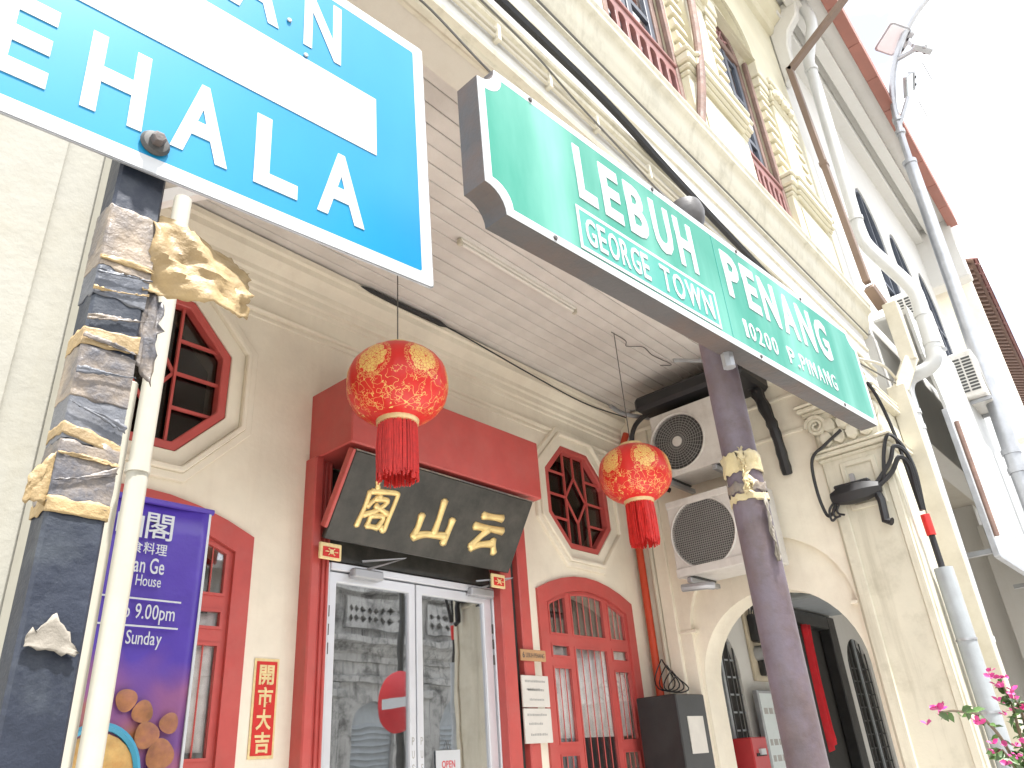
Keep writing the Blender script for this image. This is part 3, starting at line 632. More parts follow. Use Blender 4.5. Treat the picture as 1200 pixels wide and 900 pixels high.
# loudspeaker-like black meter cabinet with coils of wire on it
EB = thing('meter_cabinet', 'tall dark metal cabinet with coiled wires on top in the arcade corner', 'cabinet', (5.72, 3.36, FLOOR))
MB().box(-.22, .22, -.20, .16, 0, .42-FLOOR).build('cabinet', 'blackdoor', EB, bevel=.008, smooth=0)
MB().box(-.10, .14, -.206, -.2, 1.40, 1.66).build('label', 'paper', EB, smooth=0)
for i in range(4):
    pts = []
    for j in range(22):
        t = j/21*2*PI*1.15; pts.append((.02+.13*math.cos(t)+.02*i, -.1+.05*i+.03*math.sin(2*t), 1.90+.05*i*.6+(.06+.02*i)*math.sin(t)))
    MB().tube(pts, .0055, 5).build('wire_coil', 'cable', EB)
# purple restaurant banner
BN = thing('banner', 'purple restaurant banner with white writing hanging behind the white pipe', 'banner', (.88, 2.30, -.95))
def ban_mat():
    m = mat('banner_print', (.085, .045, .36), .35, .15, 5, .1, 9, bdist=.01); n = m.node_tree; K = n.links.new; b = n.nodes['Principled BSDF']
    base = b.inputs['Base Color'].links[0].from_socket
    tc = n.nodes.new('ShaderNodeTexCoord'); sp = n.nodes.new('ShaderNodeSeparateXYZ'); K(tc.outputs['Object'], sp.inputs[0])
    v = n.nodes.new('ShaderNodeTexVoronoi'); v.inputs['Scale'].default_value = 11; v.feature = 'SMOOTH_F1'; K(tc.outputs['Object'], v.inputs['Vector'])
    r = n.nodes.new('ShaderNodeValToRGB'); e = r.color_ramp.elements; e[0].color = (.42, .16, .07, 1); e[0].position = .1; e[1].color = (.14, .06, .25, 1); e[1].position = .75
    x = e.new(.35); x.color = (.35, .12, .20, 1); K(v.outputs['Distance'], r.inputs[0])
    nz = n.nodes.new('ShaderNodeTexNoise'); nz.inputs['Scale'].default_value = 6; K(tc.outputs['Object'], nz.inputs['Vector'])
    ad = n.nodes.new('ShaderNodeMath'); ad.operation = 'MULTIPLY_ADD'; ad.inputs[1].default_value = .35; K(nz.outputs['Fac'], ad.inputs[0]); K(sp.outputs[2], ad.inputs[2])
    mr = n.nodes.new('ShaderNodeMapRange'); mr.inputs[1].default_value = 1.50; mr.inputs[2].default_value = 1.28; K(ad.outputs[0], mr.inputs[0])
    mx = n.nodes.new('ShaderNodeMix'); mx.data_type = 'RGBA'; K(mr.outputs[0], mx.inputs['Factor']); K(base, mx.inputs['A']); K(r.outputs[0], mx.inputs['B']); K(mx.outputs['Result'], b.inputs['Base Color'])
    return m
M['banner'] = ban_mat()
M['dumpling2'] = mat('printed_snack', (.36, .15, .06), .5, .5, 18, .1, dirt=(.22, .07, .10), dirt_amt=.6, dirt_scale=14); M['cyan'] = mat('printed_cyan', (.05, .32, .50), .4, .1, 10, 0); M['dumpling'] = mat('printed_food', (.62, .40, .14), .5, .45, 16, .1, dirt=(.5, .2, .05), dirt_amt=.6, dirt_scale=14)
MB().grid(lambda u, v: (-.32+.62*u, .006*math.sin(u*7+v*3), 1.76*v), 24, 20).build('cloth', 'banner', BN, solid=.003)
MB().box(.30, .308, -.004, .004, 0, 1.76).build('white_hem', 'signwhite', BN, smooth=0)
MB().tube([(-.34, 0, 1.765), (.315, 0, 1.765)], .010, 8).build('top_rod', 'banner', BN)
Y0 = -.0085
for s, x0, x1, z0, z1, bd in (('云山閣', -.085, .185, 1.644, 1.729, .006), ('食料理', .065, .175, 1.598, 1.634, .004), ('an Ge', .082, .174, 1.541, 1.588, .008), ('n House', .072, .170, 1.503, 1.535, 0), ('to 9.00pm', .055, .225, 1.396, 1.452, .004), ('to Sunday', .045, .195, 1.326, 1.376, .004)):
    text(s, x0, x1, z0, z1, Y0, 'signwhite', BN, bold=bd, ext=.001)
for z in (1.463, 1.386): MB().box(-.20, .24, Y0-.001, Y0, z, z+.005).build('printed_rule', 'signwhite', BN, smooth=0)
MB().tube([(.06+.115*math.cos(2*PI*i/40), Y0+.002, 1.0+.125*math.sin(2*PI*i/40)) for i in range(41)], .011, 6, caps=False).build('printed_bowl_rim', 'cyan', BN)
MB().lathe([(.108, Y0), (.09, Y0-.002), (0, Y0-.003)], (.06, 0, 1.0), 24, axis='y').build('printed_bowl', 'dumpling', BN)
for i, (x, z, r) in enumerate(((.19, 1.10, .035), (.235, 1.05, .04), (.17, 1.16, .03), (.25, 1.13, .028), (.22, .98, .04), (.12, 1.19, .03))):
    MB().lathe([(r, Y0+.001), (r*.8, Y0-.001), (0, Y0-.002)], (x, 0, z), 22, axis='y', mod=lambda a, h: 1+.06*math.cos(3*a+i)).build('printed_dumpling', 'dumpling2', BN)

# ------------------------------------------------------------------ air conditioners on the party wall
def ac_unit(name, lab, cat, loc, rot, w, h, d, kind, group):
    """local frame: face looks along -Y, width along X"""
    t = thing(name, lab, cat, loc, rot, group)
    cx = -.07*w/.55; r = min(w*.40, h*.43)
    circ = [(cx+r*math.cos(2*PI*i/40), h/2+r*math.sin(2*PI*i/40)) for i in range(40)]
    b = MB(); b.prism(rect(-w/2, w/2, 0, h), 'xz', 0, .035, [circ]); b.build('front_panel', 'acwhite', t, bevel=.006, smooth=0)
    MB().box(-w/2+.004, w/2-.004, .036, d, .004, h-.004).build('casing', 'acwhite', t, bevel=.01, smooth=0)
    MB().lathe([(r*.999, .03), (r*.999, .0345)], (cx, 0, h/2), 40, axis='y').build('fan_well', 'acdark', t)
    for i in range(4):
        an = i*PI/2+.4
        g = MB(); g.grid(lambda u, v: (cx+(.05+u*(r-.07))*math.cos(an+v*.9), .012+.015*v, h/2+(.05+u*(r-.07))*math.sin(an+v*.9)), 4, 5); g.build('fan_blade', 'acdark', t, solid=.004)
    gr = MB()
    if kind == 'rings':
        k = 11
        for j in range(1, k): gr.tube([(cx+r*j/k*math.cos(2*PI*i/36), .002, h/2+r*j/k*math.sin(2*PI*i/36)) for i in range(37)], .0022, 4, caps=False)
        for i in range(36):
            an = 2*PI*i/36; gr.tube([(cx+.03*math.cos(an), .004, h/2+.03*math.sin(an)), (cx+r*math.cos(an+.25), .004, h/2+r*math.sin(an+.25))], .0018, 4)
        MB().lathe([(.042, -.006), (.046, .004)], (cx, 0, h/2), 20, axis='y').build('hub', 'acwhite', t)
    else:
        n = 15
        for i in range(-n, n+1):
            q = r*i/n; e = math.sqrt(max(0, r*r-q*q))
            for s in (-1, 1):
                gr.tube([(cx+q, .003*s, h/2-e), (cx+q, .003*s, h/2+e)] if s > 0 else [(cx-e, .003*s, h/2+q), (cx+e, .003*s, h/2+q)], .0032, 4)
    gr.build('grille', 'acgrille', t)
    MB().tube([(cx+(r+.012)*math.cos(2*PI*i/48), -.002, h/2+(r+.012)*math.sin(2*PI*i/48)) for i in range(49)], .008, 6, caps=False).build('grille_rim', 'acwhite', t)
    for sx in (-1, 1): MB().box(sx*w*.36-.02, sx*w*.36+.02, -.02, d+.06, -.05, -.012).build('bracket', 'galv', t, bevel=.004, smooth=0)
    for sx in (-1, 1): MB().box(sx*w*.36-.03, sx*w*.36+.03, .02, d-.02, -.012, .0).build('foot', 'acdark', t, smooth=0)
    return t
rz = -PI/2
A1 = ac_unit('air_conditioner', 'upper ivory air conditioner with ringed round fan grille under the arcade ceiling', 'air conditioner', (5.47, 2.68, 2.07), (0, 0, rz), .60, .58, .36, 'rings', 'air conditioners on the arcade wall')
A2 = ac_unit('air_conditioner', 'lower larger air conditioner with square mesh over its fan', 'air conditioner', (5.45, 2.57, 1.24), (0, 0, rz), .76, .62, .40, 'mesh', 'air conditioners on the arcade wall')
MB().box(-.38, .38, -.012, -.001, .005, .07).build('bottom_trim', 'acwhite', A2, bevel=.004, smooth=0)
MB().box(-.38, .38, -.012, -.001, .56, .618).build('top_trim', 'acwhite', A2, bevel=.004, smooth=0)
MB().box(.302, .36, .08, .30, .05, .28).build('valve_cover', 'acwhite', A1, bevel=.012, smooth=0)
DU = thing('foam_pipe', 'black foam wrapped pipes running over and beside the upper air conditioner', 'pipe', (5.7, 2.3, 2.7))
MB().box(-.30, .25, -.25, .78, .02, .16).build('wrapped_duct', 'cable', DU, bevel=.03, smooth=0)
MB().tube(bez([(.0, -.12, .1), (.1, -.17, .03), (.1, -.22, -.17), (.1, -.26, -.42), (.26, -.22, -.72)], 6), [.06, .05, .065, .05, .06, .055, .045, .05, .06, .05, .045, .05, .055, .05, .045, .04, .05, .04, .045, .04, .04, .045, .04, .045, .04], 8).build('wrapped_pipe', 'cable', DU)
MB().tube(bez([(-.2, .6, .05), (-.1, .9, .0), (.0, 1.02, -.15), (.1, 1.0, -.45), (.15, .8, -.6)], 6), .022, 8).build('wrapped_pipe', 'cable', DU)
MB().tube(bez([(-.35, .98, .14), (-.2, .95, .10), (.0, .80, .06)], 5), .02, 8).build('conduit_bend', 'galv', DU)
tag(MB().tube([(5.05, 2.45, 2.86), (5.35, 2.25, 2.88)], .016, 8).build('bracket_arm', 'galv'), 'short galvanised bar under the ceiling above the upper air conditioner', 'bracket')
tag(MB().tube([(5.44, 2.92, 1.16), (5.46, 2.72, 1.145), (5.5, 2.68, 1.14)], .03, 8).build('drain_tray', 'galv'), 'silver drain tray under the lower air conditioner', 'tray')

# ------------------------------------------------------------------ blue one-way sign on a taped navy post
def frame(c, yaw, rl, lean):
    ex = Vector((math.cos(yaw), math.sin(yaw), 0)); n = Vector((-math.sin(yaw), math.cos(yaw), 0)); ez = Vector((0, 0, math.cos(lean)))+n*math.sin(lean)
    return basis(ex*math.cos(rl)+ez*math.sin(rl), ez*math.cos(rl)-ex*math.sin(rl))
def sheet_mat(name, col, pale, amt, sc, zs=.35):
    m = mat(name, col, .38, .06, 4, 0, 220, spec=.3); n = m.node_tree; K = n.links.new; b = n.nodes['Principled BSDF']
    base = b.inputs['Base Color'].links[0].from_socket; tc = n.nodes.new('ShaderNodeTexCoord')
    mp = n.nodes.new('ShaderNodeMapping'); mp.inputs['Scale'].default_value = (1, 1, zs); K(tc.outputs['Object'], mp.inputs[0])
    nz = n.nodes.new('ShaderNodeTexNoise'); nz.inputs['Scale'].default_value = sc; nz.inputs['Detail'].default_value = 8; K(mp.outputs[0], nz.inputs['Vector'])
    mr = n.nodes.new('ShaderNodeMapRange'); mr.inputs[1].default_value = .45; mr.inputs[2].default_value = .75; mr.inputs[4].default_value = amt; K(nz.outputs['Fac'], mr.inputs[0])
    mx = n.nodes.new('ShaderNodeMix'); mx.data_type = 'RGBA'; mx.inputs['B'].default_value = (*pale, 1); K(mr.outputs[0], mx.inputs['Factor']); K(base, mx.inputs['A']); K(mx.outputs['Result'], b.inputs['Base Color'])
    return m
M['blue'] = sheet_mat('blue_reflective_sheet', (.004, .215, .43), (.03, .285, .49), .35, 5)
M['green'] = sheet_mat('green_sign_enamel', (.008, .215, .150), (.20, .47, .40), .9, 5, .25)
M['patch'] = sheet_mat('teal_overlay_sheet', (.03, .27, .22), (.14, .38, .34), .5, 9)
BS = thing('road_sign', 'blue one way road sign with white arrow and lettering on a taped navy post', 'road sign', (.312, .706, .88), frame(0, -.078, .038, -.013))
S = 1.15
def rr(x0, x1, z0, z1, r, n=5):
    o = []
    for cx, cz, a0 in ((x1-r, z0+r, -PI/2), (x1-r, z1-r, 0), (x0+r, z1-r, PI/2), (x0+r, z0+r, PI)):
        o += [(cx+r*math.cos(a0+PI/2*i/n), cz+r*math.sin(a0+PI/2*i/n)) for i in range(n+1)]
    return o
X0, X1, Z0, Z1 = -.42*S, .296*S, -.215*S, .216*S
MB().prism(rr(X0, X1, Z0, Z1, .006), 'xz', 0, .003).build('panel', 'galv', BS, smooth=0)
MB().prism(rr(X0+.0015, X1-.0015, Z0+.0015, Z1-.0015, .006), 'xz', -.0012, -.0002, [rr(X0+.022, X1-.022, Z0+.022, Z1-.022, .004)]).build('white_border', 'signwhite', BS, smooth=0)
MB().prism(rr(X0+.0222, X1-.0222, Z0+.0222, Z1-.0222, .004), 'xz', -.001, -.0002).build('blue_field', 'blue', BS, smooth=0)
MB().prism([(-.19*S, -.042*S), (.208*S, -.042*S), (.208*S, .057*S), (-.19*S, .057*S), (-.19*S, .088*S), (-.34*S, .0075*S), (-.19*S, -.073*S)], 'xz', -.002, -.001).build('arrow', 'signwhite', BS, smooth=0)
BL = {'S': (-.285, -.228), 'E': (-.214, -.163), 'H': (-.134, -.077), 'A': (-.049, .012), 'L': (.042, .096), 'A2': (.122, .188)}
for ch, (x0, x1) in BL.items(): text(ch[0], x0*S, x1*S, -.171*S, -.071*S, -.0011, 'signwhite', BS, bold=.03, ext=.001, name='letter')
for ch, x0, x1 in (('J', -.255, -.215), ('A', -.19, -.125), ('L', -.095, -.045), ('A', -.005, .061), ('N', .096, .152)):
    text(ch, x0*S, x1*S, .081*S, .188*S, -.0011, 'signwhite', BS, bold=.03, ext=.001, name='letter')
bo = MB().lathe([(.0155, -.0015), (.017, -.004), (.014, -.008), (.009, -.009)], (-.063*S, 0, -.179*S), 20, axis='y').build('bolt', 'acdark', BS)
MB().lathe([(.0085, -.009), (.0085, -.017), (.006, -.018)], (-.063*S, 0, -.179*S), 6, axis='y').build('bolt_head', 'rust', bo, smooth=0)
for x, z in ((.075*S, .107*S), (.10*S, .063*S)): MB().lathe([(.004, -.0022), (.003, -.004)], (x, 0, z), 8, axis='y').build('rivet', 'galv', BS)
PB = thing('sign_post', 'navy flat sign post wrapped in peeling tape under the blue sign', 'post', (.248, .745, GROUND))
H = -GROUND
MB().box(-.026, .026, -.018, .018, 0, H+1.10).build('post', 'navy', PB, bevel=.003, smooth=0)
def wrap(z0, z1, m, seed, grow=.0006, rag=.008, name='tape_wrap', skew=0.0, amp=.0009):
    """ragged band of tape crumpled round the flat post"""
    per = [(-.026, -.018), (.026, -.018), (.026, .018), (-.026, .018)]
    def ring(t):
        t = (t % 1)*4; i = int(t); f = t-i; p, q = per[i], per[(i+1) % 4]; return Vector((p[0]+(q[0]-p[0])*f, p[1]+(q[1]-p[1])*f, 0))
    def fn(u, v):
        p = ring(u); nrm = Vector((p.x/.026, p.y/.018, 0)); nrm = nrm.normalized()
        e = rag*noise.noise(Vector((u*14, seed, v*2)))
        z = z0+(z1-z0)*v+(e if v in (0, 1) else 0)+skew*(p.x/.026)
        k = grow+amp*(.5*abs(noise.noise(Vector((u*7, z*60, seed))))+.6*abs(noise.noise(Vector((u*12+z*90, z*190, seed)))))
        return p+nrm*k+Vector((0, 0, z+H))
    MB().grid(fn, 56, max(4, int((z1-z0)/.0022))).build(name, m, PB, smooth=25, solid=.0006)
wrap(.497, .578, 'tape', 1, .0006, .006, amp=.0017); wrap(.462, .500, 'tapegrey', 2, .0003, .006)
wrap(.404, .424, 'tape2', 3, .0012, .004, skew=.003, amp=.002); wrap(.345, .402, 'tape', 4, .0005, .005, amp=.0015); wrap(.300, .350, 'tapegrey', 5, .0003, .006)
wrap(.300, .312, 'tape2', 8, .001, .003, skew=-.006); wrap(.240, .300, 'tape', 6, .0007, .006, amp=.002); wrap(.23, .245, 'tape2', 7, .001, .004, amp=.002)
def flap(pts_fn, m, seed, nu=26, nv=20, amp=.006, name='torn_tape', rag=.008):
    def fn(u, v):
        p = Vector(pts_fn(u, v)); e = noise.noise(Vector((u*5, v*5, seed)))
        q = p+Vector((.35*e, 1.0*noise.noise(Vector((u*2.6+3, v*2.2+u*2, seed+4)))+.35*noise.noise(Vector((u*9+v*4, v*9, seed+2))), .3*noise.noise(Vector((u*3, v*3, seed+9)))))*amp
        if u > .9: q += Vector((rag*1.25*noise.noise(Vector((v*17, seed, 2))), 0, 0))
        if v in (0, 1): q += Vector((0, 0, rag*noise.noise(Vector((u*15, seed, v*3)))))
        return q+Vector((0, 0, H))
    MB().grid(fn, nu, nv).build(name, m, PB, smooth=30, solid=.0008)
flap(lambda u, v: (.020+.128*u, -.021-.006*math.sin(u*4)+.008*v, (.484+.020*u)+(.108-.036*u)*v), 'tape2', 21, amp=.013)
flap(lambda u, v: (.026+.022*u, -.012, .40+.10*v-.02*u), 'tape', 23, 8, 16, .005)
flap(lambda u, v: (-.045+.022*u, -.016, .236+.06*v*(.4+.6*u)), 'tape2', 25, 8, 10, .004)
for k in range(9):
    z = R_.uniform(.25, .56); sd = R_.choice((-1, 1)); w0 = R_.uniform(.004, .010); sl_ = R_.uniform(-.02, .02)
    flap(lambda u, v: (-.0275+.055*u, -.0205-.0012*(k % 3), z+sl_*(u-.5)+w0*v*(.5+.5*math.sin(u*3+k))), ('tape2', 'tape', 'tapegrey')[k % 3], 40+k, 18, 3, .0016, rag=.0025)
flap(lambda u, v: (-.022+.040*u, -.0225, .115+.03*v*(1-abs(u-.5)*1.4)-.006*u), 'rope', 27, 12, 8, .002)

# ------------------------------------------------------------------ green street-name sign on the purple post
GS = thing('street_sign', 'green street name box sign reading LEBUH PENANG on a purple grey post', 'street sign', (1.196, .453, .796), frame(0, -.052, .034, -.018))
def outline(i=0.0):
    l, r, t, bt = -.632+i, .708-i, .120-i, -.137+i; n = .036
    def notch(cx, cz, a0, a1):
        return [(cx+n*math.cos(a0+(a1-a0)*k/6), cz+n*math.sin(a0+(a1-a0)*k/6)) for k in range(7)]
    pts = [(l+n+.008, bt), (r-.012, bt), (r, bt+.012), (r, t-n-.006)]
    pts += notch(r, t, -PI/2, -PI)
    pts += [(r-n-.006, t), (l+n+.006, t)]+notch(l, t, 0, -PI/2)+[(l, t-n-.006), (l, bt+n+.008)]+notch(l, bt, PI/2, 0)
    return pts
MB().prism(outline(), 'xz', .001, .040).build('box_body', 'rust', GS, smooth=0)
MB().prism(outline(.0008), 'xz', -.0005, .0008, [outline(.014)]).build('white_border', 'signwhite', GS, smooth=0)
MB().prism(outline(.0142), 'xz', -.0003, .0008).build('green_face', 'green', GS, smooth=0)
def word(s, x0, x1, z0, z1, y, m, parent, bold, wts, gap=.22):
    tot = sum(wts)+gap*(len(s)-1); k = (x1-x0)/tot; x = x0
    for ch, w in zip(s, wts): text(ch, x, x+w*k, z0, z1, y, m, parent, bold=bold, ext=.001, name='letter'); x += (w+gap)*k
word('LEBUH', -.428, -.086, -.022, .084, -.0004, 'signwhite', GS, .035, (.72, .76, .86, .9, .9), .26)
word('PENANG', .022, .510, -.022, .084, -.0004, 'signwhite', GS, .035, (.82, .76, .95, 1.0, .95, .95), .22)
MB().prism(rect(-.442, -.043, -.120, -.042), 'xz', -.0016, -.0004, [rect(-.436, -.049, -.114, -.048)]).build('patch_border', 'signwhite', GS, smooth=0)
MB().prism(rect(-.4358, -.0492, -.1138, -.0482), 'xz', -.0014, -.0004).build('overlay_patch', 'patch', GS, smooth=0)
word('GEORGE', -.425, -.262, -.106, -.057, -.0015, 'signwhite', GS, .012, (.9, .72, .95, .8, .9, .72), .2); word('TOWN', -.228, -.062, -.106, -.057, -.0015, 'signwhite', GS, .012, (.8, .95, 1.3, .9), .2)
word('10200', .055, .192, -.101, -.062, -.0004, 'signwhite', GS, .008, (.42, .8, .8, .8, .8), .3)
word('P', .240, .270, -.101, -.062, -.0004, 'signwhite', GS, .012, (1,)); word('PINANG', .298, .485, -.101, -.062, -.0004, 'signwhite', GS, .008, (.8, .22, .9, .9, .9, .9), .32)
MB().lathe([(.0042, -.001), (.003, -.003)], (.283, 0, -.098), 8, axis='y').build('full_stop', 'signwhite', GS)
MB().box(-.003, .0, -.0009, -.0004, -.122, .105).build('panel_seam', 'patch', GS, smooth=0)
for x, z in ((-.52, .112), (-.2, .113), (.1, .112), (.4, .112), (-.5, -.13), (.1, -.13), (.5, -.13)): MB().lathe([(.0045, -.0006), (.003, -.003)], (x, 0, z), 8, axis='y').build('rivet', 'rust', GS)
MB().tube([(.02, .03, -.137), (.02, .03, -.165)], .012, 8).build('lug', 'galv', GS)
PP = thing('sign_pole', 'round purple grey pole with ball top carrying the green street sign', 'post', (1.336, .548, GROUND))
MB().lathe([(.033, 0), (.033, H+.93), (.037, H+.94), (.037, H+.955), (.03, H+.965), (.024, H+.985)], n=32).build('pole', 'purple', PP)
MB().lathe([(.024, H+.985), (.034, H+1.03), (.034, H+1.04), (.026, H+1.048), (.036, H+1.07), (.040, H+1.095), (.035, H+1.118), (.018, H+1.132), (.001, H+1.135)], n=24).build('ball_finial', 'finial', PP)
def ringwrap(z0, z1, m, seed, amp=.006, name='tape_wrap'):
    def fn(u, v):
        a = u*2*PI; e = .010*noise.noise(Vector((math.cos(a)*3, math.sin(a)*3, seed)))
        z = z0+(z1-z0)*v+(e if v in (0, 1) else 0); r = .0335+amp*(.25+abs(noise.noise(Vector((math.cos(a)*4, math.sin(a)*4, z*50+seed)))))
        return (r*math.cos(a), r*math.sin(a), z+H)
    MB().grid(fn, 60, 8).build(name, m, PP, smooth=25, solid=.0008)
M['tapeyel'] = mat('yellowed_tape', (.56, .46, .26), .4, .3, 14, .4, 25, dirt=(.4, .36, .32), dirt_amt=.7, dirt_scale=10)
ringwrap(.462, .502, 'tapeyel', 3, .005); ringwrap(.408, .421, 'tapeyel', 5, .003); ringwrap(.425, .442, 'tape', 9, .003)
def pflap(f, m, seed, amp=.01):
    MB().grid(lambda u, v: Vector(f(u, v))+Vector((noise.noise(Vector((u*6, v*6, seed))), noise.noise(Vector((u*7, v*5, seed+3))), noise.noise(Vector((u*5, v*7, seed+6)))))*amp+Vector((0, 0, H)), 10, 10).build('torn_tape', m, PP, smooth=30, solid=.001)
pflap(lambda u, v: (-.034-.022*u, -.022+.0*v, .435+.075*v-.02*u), 'tapeyel', 3, .014)
pflap(lambda u, v: (-.022+.010*u, -.037, .292+.115*v), 'rope', 8, .007)

# ------------------------------------------------------------------ pipes beside the left pier
tag(MB().tube([(.468, 1.16, FLOOR), (.472, 1.16, 1.0)], .0160, 16).build('drainpipe', 'oldpvc'), 'slim white plastic pipe standing right of the taped navy post', 'pipe')
tag(MB().box(.350, .371, 1.19, 1.241, FLOOR, 2.4).build('trunking', 'oldpvc', bevel=.004, smooth=0), 'white square trunking on the corner of the dirty left pier', 'trunking')
tag(MB().box(.440, .462, 1.19, 1.22, FLOOR, .62).build('trunking', 'oldpvc', bevel=.003, smooth=0), 'thin white strip between the navy post and the white pipe', 'trunking')
PC = MB().lathe([(.0185, 0), (.0185, .014)], (.470, 1.16, .45), 16).build('pipe_clip', 'oldpvc'); tag(PC, 'small clip round the slim white pipe', 'clip')
# ceiling corner clutter behind the blue sign
tag(MB().bar((.62, 2.05, 1.60), (1.05, 2.05, 1.98), .06, .04).build('timber_strut', 'ceil', smooth=0), 'grey timber strut behind the lower edge of the blue sign', 'strut')

# ------------------------------------------------------------------ cables along the street beam
def cable(name, pts, r, m, lab, n=6, cat='cable'): return tag(MB().tube(bez(pts, 8), r, n).build(name, m), lab, cat)
cable('cable_bundle', [(-1.5, 1.27, 2.80), (1.6, 1.262, 2.82), (2.4, 1.255, 2.80), (3.0, 1.25, 2.71), (4.2, 1.25, 2.60), (5.6, 1.24, 2.52)], .021, 'cable', 'thick black cable bundle slung along the street beam')
cable('conduit', [(-1.5, 1.285, 2.645), (2.4, 1.282, 2.625), (5.9, 1.28, 2.56)], .011, 'trunk', 'upper cream conduit clipped along the street beam')
cable('conduit', [(-1.5, 1.287, 2.605), (2.4, 1.284, 2.59), (5.9, 1.28, 2.52)], .009, 'trunk', 'lower cream conduit clipped along the street beam')
cable('thin_cable', [(-1.5, 1.28, 2.70), (1.4, 1.27, 2.72), (2.2, 1.262, 2.60), (3.2, 1.26, 2.45), (4.6, 1.25, 2.40)], .005, 'graycable', 'thin grey cable crossing below the black bundle')
cable('thin_cable', [(-1.5, 1.26, 3.09), (2.4, 1.26, 3.085), (6.3, 1.25, 3.07)], .006, 'graycable', 'thin grey cable running under the cornice')
cable('thin_cable', [(1.05, 1.33, 2.47), (1.25, 1.30, 2.45), (1.47, 1.2, 2.20), (1.70, 1.1, 2.0)], .005, 'graycable', 'single drooping cable above the left end of the green sign')
for i, x in enumerate((1.62, 1.95, 2.3, 2.75, 3.1)):
    k = MB().box(x, x+.018, 1.268, 1.301, 2.575, 2.66).build('conduit_clip', 'trunk', smooth=0); tag(k, ('leftmost', 'second', 'middle', 'fourth', 'rightmost')[i]+' saddle clip from the left on the cream beam conduits', 'clip', 'conduit clips')

# ------------------------------------------------------------------ junction box, loops and conduits on the street pier
JB = thing('junction_box', 'black cable joint box fixed on the ivory pier', 'junction box', (5.86, 1.58, 1.66))
MB().lathe([(.001, -.19), (.04, -.18), (.06, -.13), (.075, -.07), (.078, .05), (.062, .13), (.04, .18), (.001, .19)], (0, 0, 0), 14, axis='y', mod=lambda a, h: 1+.06*math.cos(8*a)).build('joint_body', 'cable', JB)
MB().box(-.03, .05, -.12, .14, .055, .085).build('clamp', 'cable', JB, bevel=.008, smooth=0)
MB().tube([(0, -.14, 0), (0, -.16, -.1), (.0, -.15, -.25), (-.01, -.19, -.27)], .03, 8).build('outlet', 'cable', JB)
MB().box(-.01, .03, -.02, .01, .085, .15).build('fixing_bracket', 'galv', JB, smooth=0)
cable('cable_loop', [(5.86, 1.42, 1.66), (5.87, 1.30, 1.74), (5.88, 1.22, 1.84), (5.92, 1.18, 1.78), (5.95, 1.19, 1.62), (5.97, 1.2, 1.45)], .018, 'cable', 'lower thick black cable loop leaving the joint box')
cable('cable_loop', [(5.86, 1.43, 1.68), (5.87, 1.29, 1.82), (5.88, 1.23, 1.93), (5.92, 1.17, 1.86), (5.96, 1.17, 1.66), (5.98, 1.2, 1.45)], .016, 'cable', 'middle thick black cable loop leaving the joint box')
cable('cable_loop', [(5.86, 1.36, 1.70), (5.87, 1.31, 1.90), (5.89, 1.25, 2.03), (5.92, 1.19, 1.95), (5.96, 1.16, 1.75), (5.99, 1.19, 1.45)], .014, 'cable', 'upper thick black cable loop beside the pier')
cable('cable_drop', [(5.80, 1.26, 2.45), (5.86, 1.24, 2.36), (5.95, 1.23, 2.20), (5.99, 1.22, 1.95), (5.99, 1.21, 1.45)], .014, 'cable', 'black cable dropping down the corner of the street pier')
cable('cable_drop', [(5.84, 1.55, 2.16), (5.84, 1.7, 2.08), (5.86, 1.83, 2.0), (5.88, 1.86, 1.75), (5.88, 1.83, 1.55), (5.86, 1.76, 1.58), (5.86, 1.74, 1.64)], .012, 'cable', 'black cable dropping from the capital to the joint box')
for i in range(3): cable('cable_stub', [(5.86, 1.74-.03*i, 1.64), (5.86, 1.80-.03*i, 1.58), (5.86, 1.80-.03*i, 1.50+.02*i), (5.86, 1.76-.03*i, 1.52)], .009, 'cable', ('leftmost', 'middle', 'rightmost')[i]+' of three small cable stubs under the joint box')
GC = thing('cable_duct', 'grey cable duct with red sleeve on the corner of the street pier', 'duct', (6.04, 1.20, FLOOR))
hz = -FLOOR
MB().tube([(0, 0, 0), (0, 0, hz+1.04)], .062, 20).build('duct', 'greypipe', GC)
MB().tube([(-.03, 0, hz+1.0), (-.03, 0, hz+1.30)], .022, 10).build('inner_cable', 'cable', GC)
MB().tube([(-.03, 0, hz+1.27), (-.035, 0, hz+1.42)], .032, 12).build('red_sleeve', 'redpaper', GC)
for z in (.1, .55): MB().lathe([(.066, hz+z), (.066, hz+z+.015)], n=20).build('band', 'galv', GC)
cable('tie_wire', [(5.80, 1.27, 2.66), (6.2, 1.2, 2.72), (6.5, 1.19, 2.70), (6.75, 1.2, 2.6)], .012, 'trunk', 'pale cables wrapped round the pier head')
cable('tie_wire', [(5.80, 1.27, 2.62), (6.2, 1.2, 2.60), (6.6, 1.19, 2.66)], .007, 'graycable', 'thin dark wire wrapped round the pier head')
# white rainwater pipe with an offset round the cornice, boxed trunking, brown gutter pipe
DP = thing('rainwater_pipe', 'large white rainwater pipe with elbows beside the yellow facade', 'pipe', (6.78, 1.20, FLOOR), world=True)
def pipe(pts, r, nm='pipe', m='pvc', par=DP): return MB().tube(bez(pts, 7) if len(pts) > 2 else pts, r, 16).build(nm, m, par)
pipe([(6.72, 1.25, FLOOR), (6.73, 1.19, 2.5)], .062)
pipe([(6.73, 1.19, 2.48), (6.74, 1.18, 2.66), (6.76, 1.12, 2.76), (6.78, .98, 2.80), (6.79, .91, 2.86), (6.79, .885, 2.98)], .064, 'elbow')
pipe([(6.79, .885, 2.96), (6.79, .865, 3.42)], .064)
pipe([(6.79, .865, 3.40), (6.79, .87, 3.54), (6.79, .93, 3.72), (6.78, 1.10, 4.15), (6.78, 1.13, 4.35)], .062, 'elbow')
